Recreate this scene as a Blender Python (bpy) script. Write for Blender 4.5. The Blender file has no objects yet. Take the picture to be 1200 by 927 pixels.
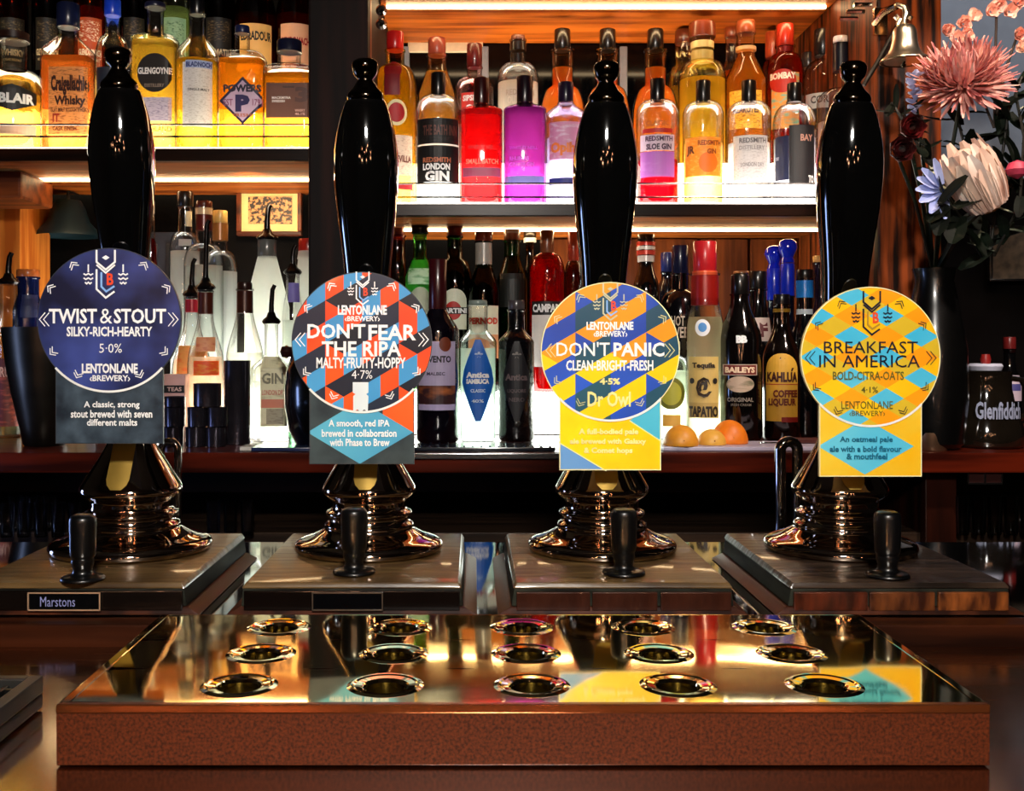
import bpy, math, random
from mathutils import Vector, Matrix
random.seed(7)
R = math.radians
SC = bpy.context.scene
COL = SC.collection
# ---------------------------------------------------------------- camera, world, lights, exposure
CZ = 1.32                      # height of the eye above the floor
CX, CY, F = 555.0, 406.0, 1250.0
cam_data = bpy.data.cameras.new('camera')
cam = bpy.data.objects.new('camera', cam_data)
COL.objects.link(cam)
cam.location = (0, 0, CZ)
cam.rotation_euler = (R(90), 0, 0)
cam_data.sensor_width = 36.0
cam_data.lens = F/1200*36
cam_data.shift_x = (600-CX)/1200
cam_data.shift_y = -(463.5-CY)/1200
cam_data.clip_start = 0.02
SC.camera = cam

world = bpy.data.worlds.new('world')
SC.world = world
world.use_nodes = True
world.node_tree.nodes['Background'].inputs[0].default_value = (0.75, 0.6, 0.5, 1)
world.node_tree.nodes['Background'].inputs[1].default_value = 0.004

def light(name, typ, loc, power, color=(1, 1, 1), size=0.1, size_y=None, target=None):
    l = bpy.data.lights.new(name, typ)
    l.energy = power
    l.color = color
    if typ == 'AREA':
        l.shape = 'RECTANGLE' if size_y else 'SQUARE'
        l.size = size
        if size_y: l.size_y = size_y
    else:
        l.shadow_soft_size = size
    o = bpy.data.objects.new(name, l)
    COL.objects.link(o)
    o.location = loc
    if target:
        o.rotation_euler = (Vector(target)-Vector(loc)).to_track_quat('-Z', 'Y').to_euler()
    return o

# small key light added above the camera to brighten the pump clips
light('clip_key_light', 'AREA', (0.05, -0.30, CZ+0.62), 15, (1.0, 0.94, 0.86), 0.15, 0.11, (0.0, 0.9, CZ-0.08))
# cool area light added at the left for the blue edges on the handles
light('cool_rim_light', 'AREA', (-1.25, 1.42, CZ-0.12), 1.6, (0.35, 0.5, 1.0), 0.16, 0.30, (0.1, 0.8, CZ+0.05))
# warm pendant bulbs of the pub room behind the camera
for bx_, by_, bz_ in ((-0.5, -1.6, 0.55), (0.35, -1.4, 0.62), (-0.1, -2.2, 0.5), (1.0, -1.9, 0.5), (0.12, -1.0, 0.42), (-1.1, -2.0, 0.35), (0.6, -0.9, 0.25), (-0.35, -0.8, 0.18), (0.2, -1.9, 0.2), (-0.7, -1.2, 0.3)):
    light('pendant_bulb', 'POINT', (bx_, by_, CZ+bz_), 1.5, (1.0, 0.46, 0.24), 0.025)
# unseen spots added to brighten the flowers, the slate board and the right post
light('flower_fill_spot', 'SPOT', (0.95, 0.9, CZ+1.0), 46, (1.0, 0.80, 0.68), 0.04, target=(0.83, 1.6, CZ+0.2))
light('slate_fill_spot', 'SPOT', (1.0, 1.75, CZ+1.1), 4.5, (0.85, 0.92, 1.0), 0.05, target=(0.98, 2.29, CZ+0.52)).data.spot_size = R(60)
SC.objects['flower_fill_spot'].data.spot_size = R(42)
light('post_fill_spot', 'SPOT', (0.55, 1.35, CZ+0.9), 9, (1.0, 0.66, 0.38), 0.04, target=(0.70, 1.84, CZ+0.35))
SC.objects['post_fill_spot'].data.spot_size = R(55)

SC.view_settings.view_transform = 'Standard'
SC.view_settings.look = 'None'
SC.view_settings.gamma = 1
SC.view_settings.use_curve_mapping = False
SC.view_settings.exposure = 0.5

# ---------------------------------------------------------------- helpers
def P(px, py, d):
    """point of the place seen at pixel (px, py), d metres in front of the eye"""
    return Vector(((px-CX)*d/F, d, CZ+(CY-py)*d/F))

def lin(h):
    if isinstance(h, (tuple, list)): return tuple(h[:3])+(1,)
    h = h.lstrip('#')
    c = [int(h[i:i+2], 16)/255 for i in (0, 2, 4)]
    return tuple((x/12.92 if x <= .04045 else ((x+.055)/1.055)**2.4) for x in c)+(1,)

MATS = {}
def newmat(name):
    m = bpy.data.materials.new(name)
    m.use_nodes = True
    nt = m.node_tree
    for n in list(nt.nodes): nt.nodes.remove(n)
    out = nt.nodes.new('ShaderNodeOutputMaterial')
    return m, nt, out

def pbr(col, rough=.5, metal=0., var=0.12, scale=30, bump=0., coat=0., spec=.5, stretch=(1, 1, 1), key=None, col2=None, ramp=(.35, .65), detail=3):
    k = ('pbr', str(col), rough, metal, var, scale, bump, coat, spec, stretch, str(col2), ramp)
    if k in MATS: return MATS[k]
    m, nt, out = newmat(key or 'surface')
    b = nt.nodes.new('ShaderNodeBsdfPrincipled')
    nt.links.new(b.outputs[0], out.inputs[0])
    b.inputs['Roughness'].default_value = rough
    b.inputs['Metallic'].default_value = metal
    b.inputs['Coat Weight'].default_value = coat
    b.inputs['Coat Roughness'].default_value = .05
    if key == 'bar_wood': b.inputs['Coat IOR'].default_value = 2.8; b.inputs['Coat Tint'].default_value = (1, .72, .38, 1); b.inputs['Coat Roughness'].default_value = .13
    b.inputs['Specular IOR Level'].default_value = spec
    c = lin(col)
    tc = nt.nodes.new('ShaderNodeTexCoord')
    mp = nt.nodes.new('ShaderNodeMapping'); mp.inputs['Scale'].default_value = stretch
    nz = nt.nodes.new('ShaderNodeTexNoise'); nz.inputs['Scale'].default_value = scale; nz.inputs['Detail'].default_value = detail
    nt.links.new(tc.outputs['Object'], mp.inputs[0]); nt.links.new(mp.outputs[0], nz.inputs[0])
    rp = nt.nodes.new('ShaderNodeValToRGB')
    rp.color_ramp.elements[0].position = ramp[0]; rp.color_ramp.elements[1].position = ramp[1]
    c2 = lin(col2) if col2 is not None else tuple(x*(1-var) for x in c[:3])+(1,)
    c1 = c if col2 is not None else tuple(min(1, x*(1+var)) for x in c[:3])+(1,)
    rp.color_ramp.elements[0].color = c1; rp.color_ramp.elements[1].color = c2
    nt.links.new(nz.outputs[0], rp.inputs[0]); nt.links.new(rp.outputs[0], b.inputs['Base Color'])
    if bump:
        bp = nt.nodes.new('ShaderNodeBump'); bp.inputs['Strength'].default_value = bump; bp.inputs['Distance'].default_value = .002
        nt.links.new(nz.outputs[0], bp.inputs['Height']); nt.links.new(bp.outputs[0], b.inputs['Normal'])
    MATS[k] = m
    return m

def wood(light_c, dark_c, axis='x', rough=.4, scale=9, coat=0., bump=.15, spec=.15):
    st = {'x': (.12, 1.6, 1.6), 'y': (1.6, .12, 1.6), 'z': (1.6, 1.6, .12)}[axis]
    return pbr(light_c, rough, 0, scale=scale*3, bump=bump, coat=coat, spec=spec, stretch=st, col2=dark_c, ramp=(.38, .62), key='wood', detail=6)

def emit(col, strength, var=0.0):
    k = ('em', str(col), strength)
    if k in MATS: return MATS[k]
    m, nt, out = newmat('lit_panel')
    e = nt.nodes.new('ShaderNodeEmission')
    e.inputs[0].default_value = lin(col); e.inputs[1].default_value = strength
    nt.links.new(e.outputs[0], out.inputs[0])
    MATS[k] = m
    return m

def thin_glass(tint='#ffffff', edge=.88, gloss=.5):
    """thin clear wall of a bottle: see-through, darker and shinier at grazing angles"""
    k = ('thin', str(tint), edge, gloss)
    if k in MATS: return MATS[k]
    m, nt, out = newmat('bottle_glass')
    t = nt.nodes.new('ShaderNodeBsdfTransparent')
    g = nt.nodes.new('ShaderNodeBsdfGlossy'); g.inputs['Roughness'].default_value = .06
    lw = nt.nodes.new('ShaderNodeLayerWeight'); lw.inputs[0].default_value = .35
    rp = nt.nodes.new('ShaderNodeValToRGB')
    c = lin(tint)
    rp.color_ramp.elements[0].position = .35; rp.color_ramp.elements[0].color = c
    rp.color_ramp.elements[1].position = .95; rp.color_ramp.elements[1].color = tuple(x*x*(1-edge) for x in c[:3])+(1,)
    mx = nt.nodes.new('ShaderNodeMixShader')
    ml = nt.nodes.new('ShaderNodeMath'); ml.operation = 'MULTIPLY_ADD'; ml.inputs[1].default_value = gloss; ml.inputs[2].default_value = .03
    nt.links.new(lw.outputs['Facing'], rp.inputs[0]); nt.links.new(rp.outputs[0], t.inputs[0])
    nt.links.new(lw.outputs['Fresnel'], ml.inputs[0]); nt.links.new(ml.outputs[0], mx.inputs[0])
    nt.links.new(t.outputs[0], mx.inputs[1]); nt.links.new(g.outputs[0], mx.inputs[2])
    nt.links.new(mx.outputs[0], out.inputs[0])
    MATS[k] = m
    return m

def liquid(col, trans=.25, dark=None):
    """spirit in the bottle: refracting, with part of the light scattered in it"""
    k = ('liq', str(col), trans)
    if k in MATS: return MATS[k]
    m, nt, out = newmat('spirit')
    c = lin(col)
    g = nt.nodes.new('ShaderNodeBsdfRefraction'); g.inputs['Color'].default_value = tuple(x**.6 for x in c[:3])+(1,)
    g.inputs['IOR'].default_value = 1.30; g.inputs['Roughness'].default_value = .06
    t = nt.nodes.new('ShaderNodeBsdfTranslucent'); t.inputs['Color'].default_value = c
    tr = nt.nodes.new('ShaderNodeBsdfTransparent'); tr.inputs['Color'].default_value = tuple(x**.5 for x in c[:3])+(1,)
    tc = nt.nodes.new('ShaderNodeTexCoord')
    nz = nt.nodes.new('ShaderNodeTexNoise'); nz.inputs['Scale'].default_value = 28; nz.inputs['Detail'].default_value = 2
    bp = nt.nodes.new('ShaderNodeBump'); bp.inputs['Strength'].default_value = .8; bp.inputs['Distance'].default_value = .008
    nt.links.new(tc.outputs['Object'], nz.inputs[0]); nt.links.new(nz.outputs[0], bp.inputs['Height'])
    nt.links.new(bp.outputs[0], g.inputs['Normal'])
    m1 = nt.nodes.new('ShaderNodeMixShader'); m1.inputs[0].default_value = .3
    m2 = nt.nodes.new('ShaderNodeMixShader'); m2.inputs[0].default_value = trans
    nt.links.new(g.outputs[0], m1.inputs[1]); nt.links.new(tr.outputs[0], m1.inputs[2])
    nt.links.new(m1.outputs[0], m2.inputs[1]); nt.links.new(t.outputs[0], m2.inputs[2])
    nt.links.new(m2.outputs[0], out.inputs[0])
    MATS[k] = m
    return m

BLACK = lambda: pbr('#050505', .18, 0, coat=.6, key='black_gloss')
CHROME = lambda: pbr('#c9c4bd', .07, 1, var=.04, key='chrome')
STEEL = lambda: pbr('#9a9a9c', .22, 1, var=.08, key='steel')

class MB:
    def __init__(s): s.v = []; s.f = []; s.m = []; s.cur = 0
    def add(s, verts, faces, mi=None):
        b = len(s.v); s.v += [tuple(v) for v in verts]
        for f in faces: s.f.append(tuple(b+i for i in f)); s.m.append(s.cur if mi is None else mi)
    def box(s, c, size, mi=None):
        x, y, z = c; a, b, h = size[0]/2, size[1]/2, size[2]/2
        v = [(x+i*a, y+j*b, z+k*h) for i in (-1, 1) for j in (-1, 1) for k in (-1, 1)]
        s.add(v, [(0, 1, 3, 2), (4, 6, 7, 5), (0, 4, 5, 1), (2, 3, 7, 6), (0, 2, 6, 4), (1, 5, 7, 3)], mi)
    def bar(s, a, b, w, h=None, mi=None):
        a, b = Vector(a), Vector(b); h = h or w
        d = (b-a).normalized(); up = Vector((0, 0, 1)) if abs(d.z) < .9 else Vector((0, 1, 0))
        x = d.cross(up).normalized()*w/2; y = d.cross(x).normalized()*h/2
        v = [a-x-y, a+x-y, a+x+y, a-x+y, b-x-y, b+x-y, b+x+y, b-x+y]
        s.add(v, [(0, 3, 2, 1), (4, 5, 6, 7), (0, 1, 5, 4), (1, 2, 6, 5), (2, 3, 7, 6), (3, 0, 4, 7)], mi)
    def tube(s, pts, rad, n=10, mi=None, cap=True):
        pts = [Vector(p) for p in pts]
        if not isinstance(rad, (list, tuple)): rad = [rad]*len(pts)
        ring = []
        px = None
        for i, p in enumerate(pts):
            d = (pts[min(i+1, len(pts)-1)]-pts[max(i-1, 0)]).normalized()
            if px is None:
                up = Vector((0, 0, 1)) if abs(d.z) < .9 else Vector((1, 0, 0))
                px = d.cross(up).normalized()
            x = (px-d*px.dot(d)).normalized(); px = x
            y = d.cross(x)
            ring.append([p+(x*math.cos(2*math.pi*k/n)+y*math.sin(2*math.pi*k/n))*rad[i] for k in range(n)])
        v = [q for r in ring for q in r]
        f = [(i*n+k, i*n+(k+1) % n, (i+1)*n+(k+1) % n, (i+1)*n+k) for i in range(len(pts)-1) for k in range(n)]
        if cap: f += [tuple(reversed(range(n))), tuple((len(pts)-1)*n+k for k in range(n))]
        s.add(v, f, mi)
    def lathe(s, prof, n=28, c=(0, 0, 0), sq=0, kd=1, mi=None, nf=None):
        """prof: (radius, z); sq > 2 squares the outline; kd squeezes depth; nf(z) gives a squareness factor 0..1"""
        rings = []
        for (r, z) in prof:
            q = 2+((sq-2)*(nf(z) if nf else 1) if sq else 0)
            e = (nf(z) if nf else 1)
            kk = 1+(kd-1)*e
            ring = []
            for k in range(n):
                a = 2*math.pi*(k+.5)/n
                ca, sa = math.cos(a), math.sin(a)
                g = (abs(ca)**q+abs(sa)**q)**(-1/q)
                ring.append((c[0]+r*g*ca, c[1]+r*g*sa*kk, c[2]+z))
            rings.append(ring)
        v = [p for r in rings for p in r]
        f = [(i*n+k, i*n+(k+1) % n, (i+1)*n+(k+1) % n, (i+1)*n+k) for i in range(len(prof)-1) for k in range(n)]
        if prof[0][0] > 1e-6: f.append(tuple(reversed(range(n))))
        if prof[-1][0] > 1e-6: f.append(tuple((len(prof)-1)*n+k for k in range(n)))
        s.add(v, f, mi)
    def build(s, name, mats, parent=None, loc=None, sharp=.6, bevel=0, segs=2, rot=None):
        me = bpy.data.meshes.new(name)
        me.from_pydata(s.v, [], s.f)
        if not isinstance(mats, (list, tuple)): mats = [mats]
        for m in mats: me.materials.append(m)
        me.polygons.foreach_set('material_index', s.m)
        if bevel:
            import bmesh
            bm = bmesh.new(); bm.from_mesh(me)
            bmesh.ops.bevel(bm, geom=[e for e in bm.edges], offset=bevel, segments=segs, affect='EDGES', profile=.6, clamp_overlap=True)
            bm.to_mesh(me); bm.free()
            sharp = min(sharp, .25) if sharp else sharp
        if sharp:
            me.shade_smooth(); me.set_sharp_from_angle(angle=sharp)
        me.update()
        o = bpy.data.objects.new(name, me)
        COL.objects.link(o)
        if parent: o.parent = parent
        if loc is not None: o.location = loc
        if rot is not None: o.rotation_euler = rot
        return o

def tag(o, label=None, cat=None, group=None, kind=None):
    if label: o['label'] = label
    if cat: o['category'] = cat
    if group: o['group'] = group
    if kind: o['kind'] = kind
    return o

def thing(name, label, cat, loc, rz=0, group=None):
    o = bpy.data.objects.new(name, None)
    o.empty_display_size = .02
    COL.objects.link(o); o.location = loc; o.rotation_euler = (0, 0, rz)
    return tag(o, label, cat, group)

def boxobj(name, x0, x1, y0, y1, z0, z1, m, parent=None, bevel=.002, kind=None):
    b = MB(); b.box((0, 0, 0), (x1-x0, y1-y0, z1-z0))
    loc = Vector(((x0+x1)/2, (y0+y1)/2, (z0+z1)/2))
    o = b.build(name, m, parent, loc, bevel=bevel)
    if kind: o['kind'] = kind
    return o

# --- lettering
TXT = {}
def text_geo(s, bold):
    k = (s, bold)
    if k not in TXT:
        cu = bpy.data.curves.new('lettering', 'FONT'); cu.body = s; cu.resolution_u = 2; cu.offset = bold
        o = bpy.data.objects.new('lettering', cu)
        me = bpy.data.meshes.new_from_object(o)
        v = [(p.co.x, p.co.y) for p in me.vertices]
        f = [tuple(q.vertices) for q in me.polygons]
        bpy.data.objects.remove(o); bpy.data.curves.remove(cu); bpy.data.meshes.remove(me)
        xs = [a for a, _ in v] or [0]; ys = [b for _, b in v] or [0]
        x0, x1, y0, y1 = min(xs), max(xs), min(ys), max(ys)
        v = [((a-x0)/max(x1-x0, 1e-6), (b-y0)/max(y1-y0, 1e-6)) for a, b in v]
        TXT[k] = (v, f)
    return TXT[k]

def put_text(mb, s, x0, x1, z0, z1, mapf, bold=.03, mi=0):
    v, f = text_geo(s, bold)
    mb.add([mapf(x0+a*(x1-x0), z0+b*(z1-z0)) for a, b in v], f, mi)

def clip_half(poly, a, b, c):
    """keep a*x+b*y <= c"""
    out = []
    for i in range(len(poly)):
        p, q = poly[i], poly[(i+1) % len(poly)]
        dp, dq = a*p[0]+b*p[1]-c, a*q[0]+b*q[1]-c
        if dp <= 0: out.append(p)
        if (dp < 0 < dq) or (dq < 0 < dp):
            t = dp/(dp-dq); out.append((p[0]+t*(q[0]-p[0]), p[1]+t*(q[1]-p[1])))
    return out
def clip_poly(poly, conv):
    """conv: counter-clockwise convex polygon"""
    for i in range(len(conv)):
        (x0, y0), (x1, y1) = conv[i], conv[(i+1) % len(conv)]
        a, b = (y1-y0), -(x1-x0)
        poly = clip_half(poly, a, b, a*x0+b*y0)
        if len(poly) < 3: return []
    return poly
def circle(r, n=48, cx=0, cy=0): return [(cx+r*math.cos(2*math.pi*k/n), cy+r*math.sin(2*math.pi*k/n)) for k in range(n)]
def strip(mb, pts, w, mapf, mi=0):
    """flat printed line of width w through 2-D points, mitred"""
    n = len(pts); L = []; Rr = []
    for i in range(n):
        p = Vector(pts[i])
        d0 = (p-Vector(pts[i-1])).normalized() if i > 0 else None
        d1 = (Vector(pts[i+1])-p).normalized() if i < n-1 else None
        if d0 is None: d0 = d1
        if d1 is None: d1 = d0
        nn = Vector((-(d0+d1).y, (d0+d1).x))
        if nn.length < 1e-6: nn = Vector((-d0.y, d0.x))
        nn.normalize()
        k = 1/max(.4, nn.dot(Vector((-d0.y, d0.x))))
        L.append(p+nn*w/2*k); Rr.append(p-nn*w/2*k)
    v = [mapf(q.x, q.y) for q in L]+[mapf(q.x, q.y) for q in Rr]
    mb.add(v, [(i, n+i, n+i+1, i+1) for i in range(n-1)], mi)
# ---------------------------------------------------------------- the setting
D_DARK = wood('#2a1208', '#120703', 'x', .35)
RED_WOOD = wood('#5a1a0a', '#2c0b05', 'x', .3, coat=.25)
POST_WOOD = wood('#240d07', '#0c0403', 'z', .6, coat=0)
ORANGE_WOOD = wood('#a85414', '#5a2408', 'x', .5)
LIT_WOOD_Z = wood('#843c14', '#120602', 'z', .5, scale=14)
BZ = CZ-.2192         # bar top
LZ = CZ-.2040         # top of the raised ledge behind the tray
KZ = CZ-.1650         # back counter top
boxobj('floor', -3, 3, -3, 3, -.05, 0, pbr('#1b120c', .5, key='floor'), bevel=0, kind='structure')
boxobj('wall_back', -2.2, .80, 2.30, 2.36, 0, 2.6, pbr('#080605', .9, spec=.05, key='dark_wall'), bevel=0, kind='structure')
boxobj('wall_right', .80, 2.6, 2.30, 2.36, 0, 2.6, pbr('#0a0808', .9, spec=.05, key='dark_wall'), bevel=0, kind='structure')
o = boxobj('slate_board', .802, 1.5, 2.285, 2.299, CZ+.36, CZ+1.1, pbr('#98a0ae', .85, var=.04, key='slate_wall'), bevel=.001); tag(o, 'plain slate grey wall board behind the bouquet at upper right', 'board')
# front bar
BAR_WOOD = pbr('#2c0f04', .3, 0, scale=60, bump=.3, coat=1.0, stretch=(.08, 1.6, 1.6), col2='#080301', ramp=(.35, .65), key='bar_wood', detail=6)
t = thing('bar_counter', 'polished brown wooden bar top running under the drip tray', 'bar counter', (0, .5, 0))
boxobj('bar_front', -1.6, 1.6, -.06, .30, .0, BZ-.045, D_DARK, t)
boxobj('bar_top', -1.7, 1.7, -.17, .282, BZ-.045, BZ, BAR_WOOD, t, bevel=.004)
boxobj('raised_edge', -1.7, 1.7, .282, .304, BZ-.03, LZ, wood('#3c1a0a', '#1a0904', 'x', .35), t, bevel=.002)
boxobj('steel_ledge', -1.7, 1.7, .304, .615, LZ-.03, LZ-.0004, pbr('#aeb4bb', .045, 1, var=.03, bump=0, key='polished_steel'), t, bevel=.001)
boxobj('bar_back_panel', -1.7, 1.7, .60, .615, .6, LZ-.03, D_DARK, t, bevel=0)

# back bar carcass
t = thing('back_counter', 'dark red wooden back bar counter under the bottles', 'counter', (0, 1.9, 0))
boxobj('counter_top', -1.5, 1.7, -.24, .40, KZ-.032, KZ, RED_WOOD, t, bevel=.003)
boxobj('rear_panel', -1.5, 1.7, .30, .33, .05, KZ-.032, pbr('#090504', .6), t, bevel=0)
boxobj('plinth', -1.5, 1.7, -.05, .30, 0, .10, D_DARK, t, bevel=0)
boxobj('lower_shelf', -1.5, 1.7, -.18, .30, CZ-.325, CZ-.300, wood('#3a2a1e', '#20160f', 'x', .5), t)
boxobj('bottom_shelf', -1.5, 1.7, -.18, .30, CZ-.62, CZ-.60, D_DARK, t)
for x in (-1.42, .745, 1.62):
    boxobj('upright', x-.025, x+.025, -.20, .30, .08, KZ-.032, wood('#2a0e06', '#100502', 'z'), t)
boxobj('edge_strip', -.24, .17, -.246, -.2405, KZ-.010, KZ-.001, STEEL(), t, bevel=.001)['label'] = 'thin steel strip along counter edge'

# posts
def post(name, label, x0, x1, d0, d1, m, z0=KZ, z1=2.55):
    o = boxobj(name, x0, x1, d0, d1, z0, z1, m, bevel=.004)
    return tag(o, label, 'post')
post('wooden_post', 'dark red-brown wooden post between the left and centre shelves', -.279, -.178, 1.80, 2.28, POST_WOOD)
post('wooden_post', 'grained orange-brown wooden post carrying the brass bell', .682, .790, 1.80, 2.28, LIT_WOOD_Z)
boxobj('wall_left', -2.2, -2.14, -3, 2.3, 0, 2.6, pbr('#140d0a', .7), bevel=0, kind='structure')
boxobj('ceiling', -2.2, 2.6, -3, 2.36, 2.6, 2.66, pbr('#1a1310', .8), bevel=0, kind='structure')

# shelves: board, lit strip under it
def shelf(label, x0, x1, z, th, d0, d1, glow=1, led=1, m=None):
    t = thing('back_bar_shelf', label, 'shelf', ((x0+x1)/2, d0, CZ+z))
    hw = (x1-x0)/2
    boxobj('shelf_board', -hw, hw, .012, d1-d0, -th, 0, m or ORANGE_WOOD, t)
    boxobj('front_edge', -hw, hw, 0, .012, -th-.002, .002, wood('#2a1308', '#110703', 'x', .3), t)
    if led:
        boxobj('light_strip', -hw+.01, hw-.01, .207, .214, -th-.005, -th+.001, emit('#ffd9a0', 20.0), t, bevel=.001)['label'] = 'lit LED strip under the shelf'
    return t
shelf('left wooden shelf carrying the whisky bottles behind the rail', -1.05, -.281, .342, .018, 1.85, 2.28)
shelf('long centre wooden shelf carrying the gin bottles', -.176, .680, .2457, .018, 1.85, 2.28)
shelf('topmost wooden shelf above the centre gin bottles', -.176, .680, .676, .028, 1.82, 2.28, m=wood('#b05a18', '#6e3008', 'x', .4))
o = boxobj('side_board', -.190, -.177, 1.835, 1.85, CZ+.2457, CZ+.70, wood('#a8541c', '#6a300c', 'z', .4)); tag(o, 'narrow orange wooden upright board at left end of centre shelf', 'board')
# rounded stepped metal corner at the top shelf's right end
o = MB()
for i in range(3): o.tube([(i*.012, 0, i*.012), (i*.012+.03, 0, i*.012)], .004, 8)
tag(o.build('shelf_bracket', CHROME(), loc=P(984, 22, 1.815)), 'stepped silver bracket at right end of topmost shelf', 'bracket')

# light boxes the rear rows stand on, and the lit panel behind the counter bottles
def light_box(label, x0, x1, d0, d1, z0, z1, col, st):
    t = thing('light_box', label, 'light box', ((x0+x1)/2, d0, CZ+z0), group='lit bottle steps')
    hw = (x1-x0)/2
    boxobj('diffuser', -hw, hw, 0, d1-d0, .001, z1-z0, emit(col, st), t, bevel=.002)
    boxobj('base_rail', -hw, hw, -.003, .0, .001, .004, STEEL(), t, bevel=0)
    return t
light_box('lit warm step behind the front whisky bottles', -1.03, -.285, 2.025, 2.27, .342, .445, '#fff0c8', 7)
light_box('lit white step behind the front gin bottles', -.170, .674, 2.025, 2.27, .2457, .348, '#fff0d8', 8)
light_box('lit white step behind the spirits left of the dark post', -.62, -.285, 1.968, 2.27, -.165, -.085, '#fffaf0', 10)
light_box('lit white step behind the liqueurs in the centre', -.172, .44, 1.968, 2.23, -.165, -.085, '#f6fff2', 7)
# thin lit glass sheet under the bottles of each shelf
for lab, x0, x1, z, c in (('glowing glass sheet under the whisky bottles', -1.03, -.285, .342, '#fff4d8'), ('glowing glass sheet under the gin bottles', -.170, .674, .2457, '#fff4e6')):
    o = boxobj('lit_glass_sheet', x0, x1, 1.864, 2.02, CZ+z+.0005, CZ+z+.006, emit(c, 6), bevel=.001)
    tag(o, lab, 'light panel')

# wood panels and dark wall parts behind the counter bottles on the right
for i in range(5):
    x = .16+i*.105
    o = boxobj('wall_panel', x, x+.10, 2.235, 2.26, KZ, CZ+.2257, wood('#7a3c16', '#4a200c', 'z', .5), bevel=.003)
    tag(o, 'brown wooden wall panel behind the liqueurs, %s' % ('nearest the centre', 'second from the centre', 'middle one of five', 'second from the right post', 'beside the right post')[i], 'panel', 'wall panels behind the liqueurs')
t = thing('mirror', 'dark framed mirror behind the upper gin bottles', 'mirror', (.02, 2.285, CZ+.36))
for x, w in ((-.165, .008), (.0, .012), (.30, .008)): boxobj('frame_bar', x-w, x+w, -.012, 0, 0, .28, pbr('#6a6e74', .4), t)
boxobj('frame_rail', -.16, .0, -.012, 0, .268, .29, pbr('#c9b694', .5), t)
boxobj('mirror_glass', -.19, .62, -.004, 0, -.01, .29, pbr('#0c0d10', .08, .8), t, bevel=0)

# left end wooden cabinet upright and bracket
o = boxobj('cabinet_side', (8-CX)*2.15/F, (36-CX)*2.15/F, 2.10, 2.25, KZ, CZ+.322, wood('#e08a34', '#b05a18', 'z', .6)); tag(o, 'pale orange wooden cabinet side standing at the far left', 'cabinet side')
o = boxobj('corner_block', -1.0, (38-CX)*2.0/F, 1.95, 2.10, CZ+.27, CZ+.322, wood('#7a3c16', '#4a200c', 'x', .5), bevel=.006); tag(o, 'small brown wooden block under left end of whisky shelf', 'bracket')

# picture on the dark wall
t = thing('picture_frame', 'small brown framed sepia group photo under the left shelf', 'picture', P(317, 277, 2.27))
s = 2.27/F
boxobj('mount', -34*s, 34*s, -.008, 0, 5*s, 55*s, pbr('#ffcf8a', .6, var=.05), t, bevel=0)
boxobj('photo_print', -25*s, 26*s, -.010, -.006, 14*s, 46*s, pbr('#d99a5c', .5, col2='#1c0c08', scale=150, ramp=(.44, .54), detail=6), t, bevel=0)
for a in ((-38, 38, 0, 5), (-38, 38, 55, 60), (-38, -33, 5, 55), (33, 38, 5, 55)):
    boxobj('frame_side', a[0]*s, a[1]*s, -.018, 0, a[2]*s, a[3]*s, wood('#6a3014', '#3a180a', 'x', .4), t)
l = light('picture_fill_spot', 'SPOT', (-.42, 1.95, CZ+.30), 3.0, (1.0, .75, .45), .02, target=tuple(P(317, 250, 2.27))); l.data.spot_size = R(60)  # spot added only to brighten the picture, no fitting hangs there
# framed card at far right
t = thing('menu_frame', 'dim framed card low on the wall at the right edge', 'picture', P(1190, 330, 2.28))
s = 2.28/F
boxobj('card', -30*s, 40*s, -.008, 0, 2*s, 62*s, pbr('#5a4c3c', .7, col2='#3a3026', scale=60), t, bevel=0)
for a in ((-34, 44, 0, 3), (-34, 44, 62, 65), (-34, -30, 3, 62)):
    boxobj('frame_side', a[0]*s, a[1]*s, -.015, 0, a[2]*s, a[3]*s, STEEL(), t)

# rails
def rail(label, pxa, pxb, py, d, knobs):
    t = thing('gallery_rail', label, 'rail', P(pxa, py, d))
    L = (pxb-pxa)*d/F
    b = MB(); b.tube([(0, 0, 0), (L, 0, 0)], .0016, 8); b.build('rail_rod', STEEL(), t)
    for k in knobs:
        x = (k-pxa)*d/F
        b = MB(); b.lathe([(0, -.008), (.006, -.006), (.009, 0), (.006, .006), (0, .008)], 14); o = b.build('knob', CHROME(), t, (x, 0, 0), rot=(0, R(90), 0))
        b = MB(); b.tube([(x, 0, 0), (x, .02, 0)], .003, 8); b.build('bracket', CHROME(), t)
rail('upper steel rail in front of the whisky bottles', -60, 385, 146, 1.84, (386,))
rail('lower steel rail in front of the whisky bottles', -60, 385, 160, 1.84, (386,))
rail('upper steel rail in front of the gin bottles', 440, 972, 215, 1.84, ())
rail('lower steel rail in front of the gin bottles', 440, 972, 231, 1.84, ())
for y in (12, 28):
    b = MB(); b.lathe([(0, -.008), (.006, -.006), (.010, 0), (.006, .006), (0, .008)], 14)
    tag(b.build('rail_knob', CHROME(), loc=P(447, y, 1.83), rot=(R(90), 0, 0)), '%s of two small silver knobs at top left of the centre shelves' % ('upper' if y == 12 else 'lower'), 'knob', 'silver knobs')

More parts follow.
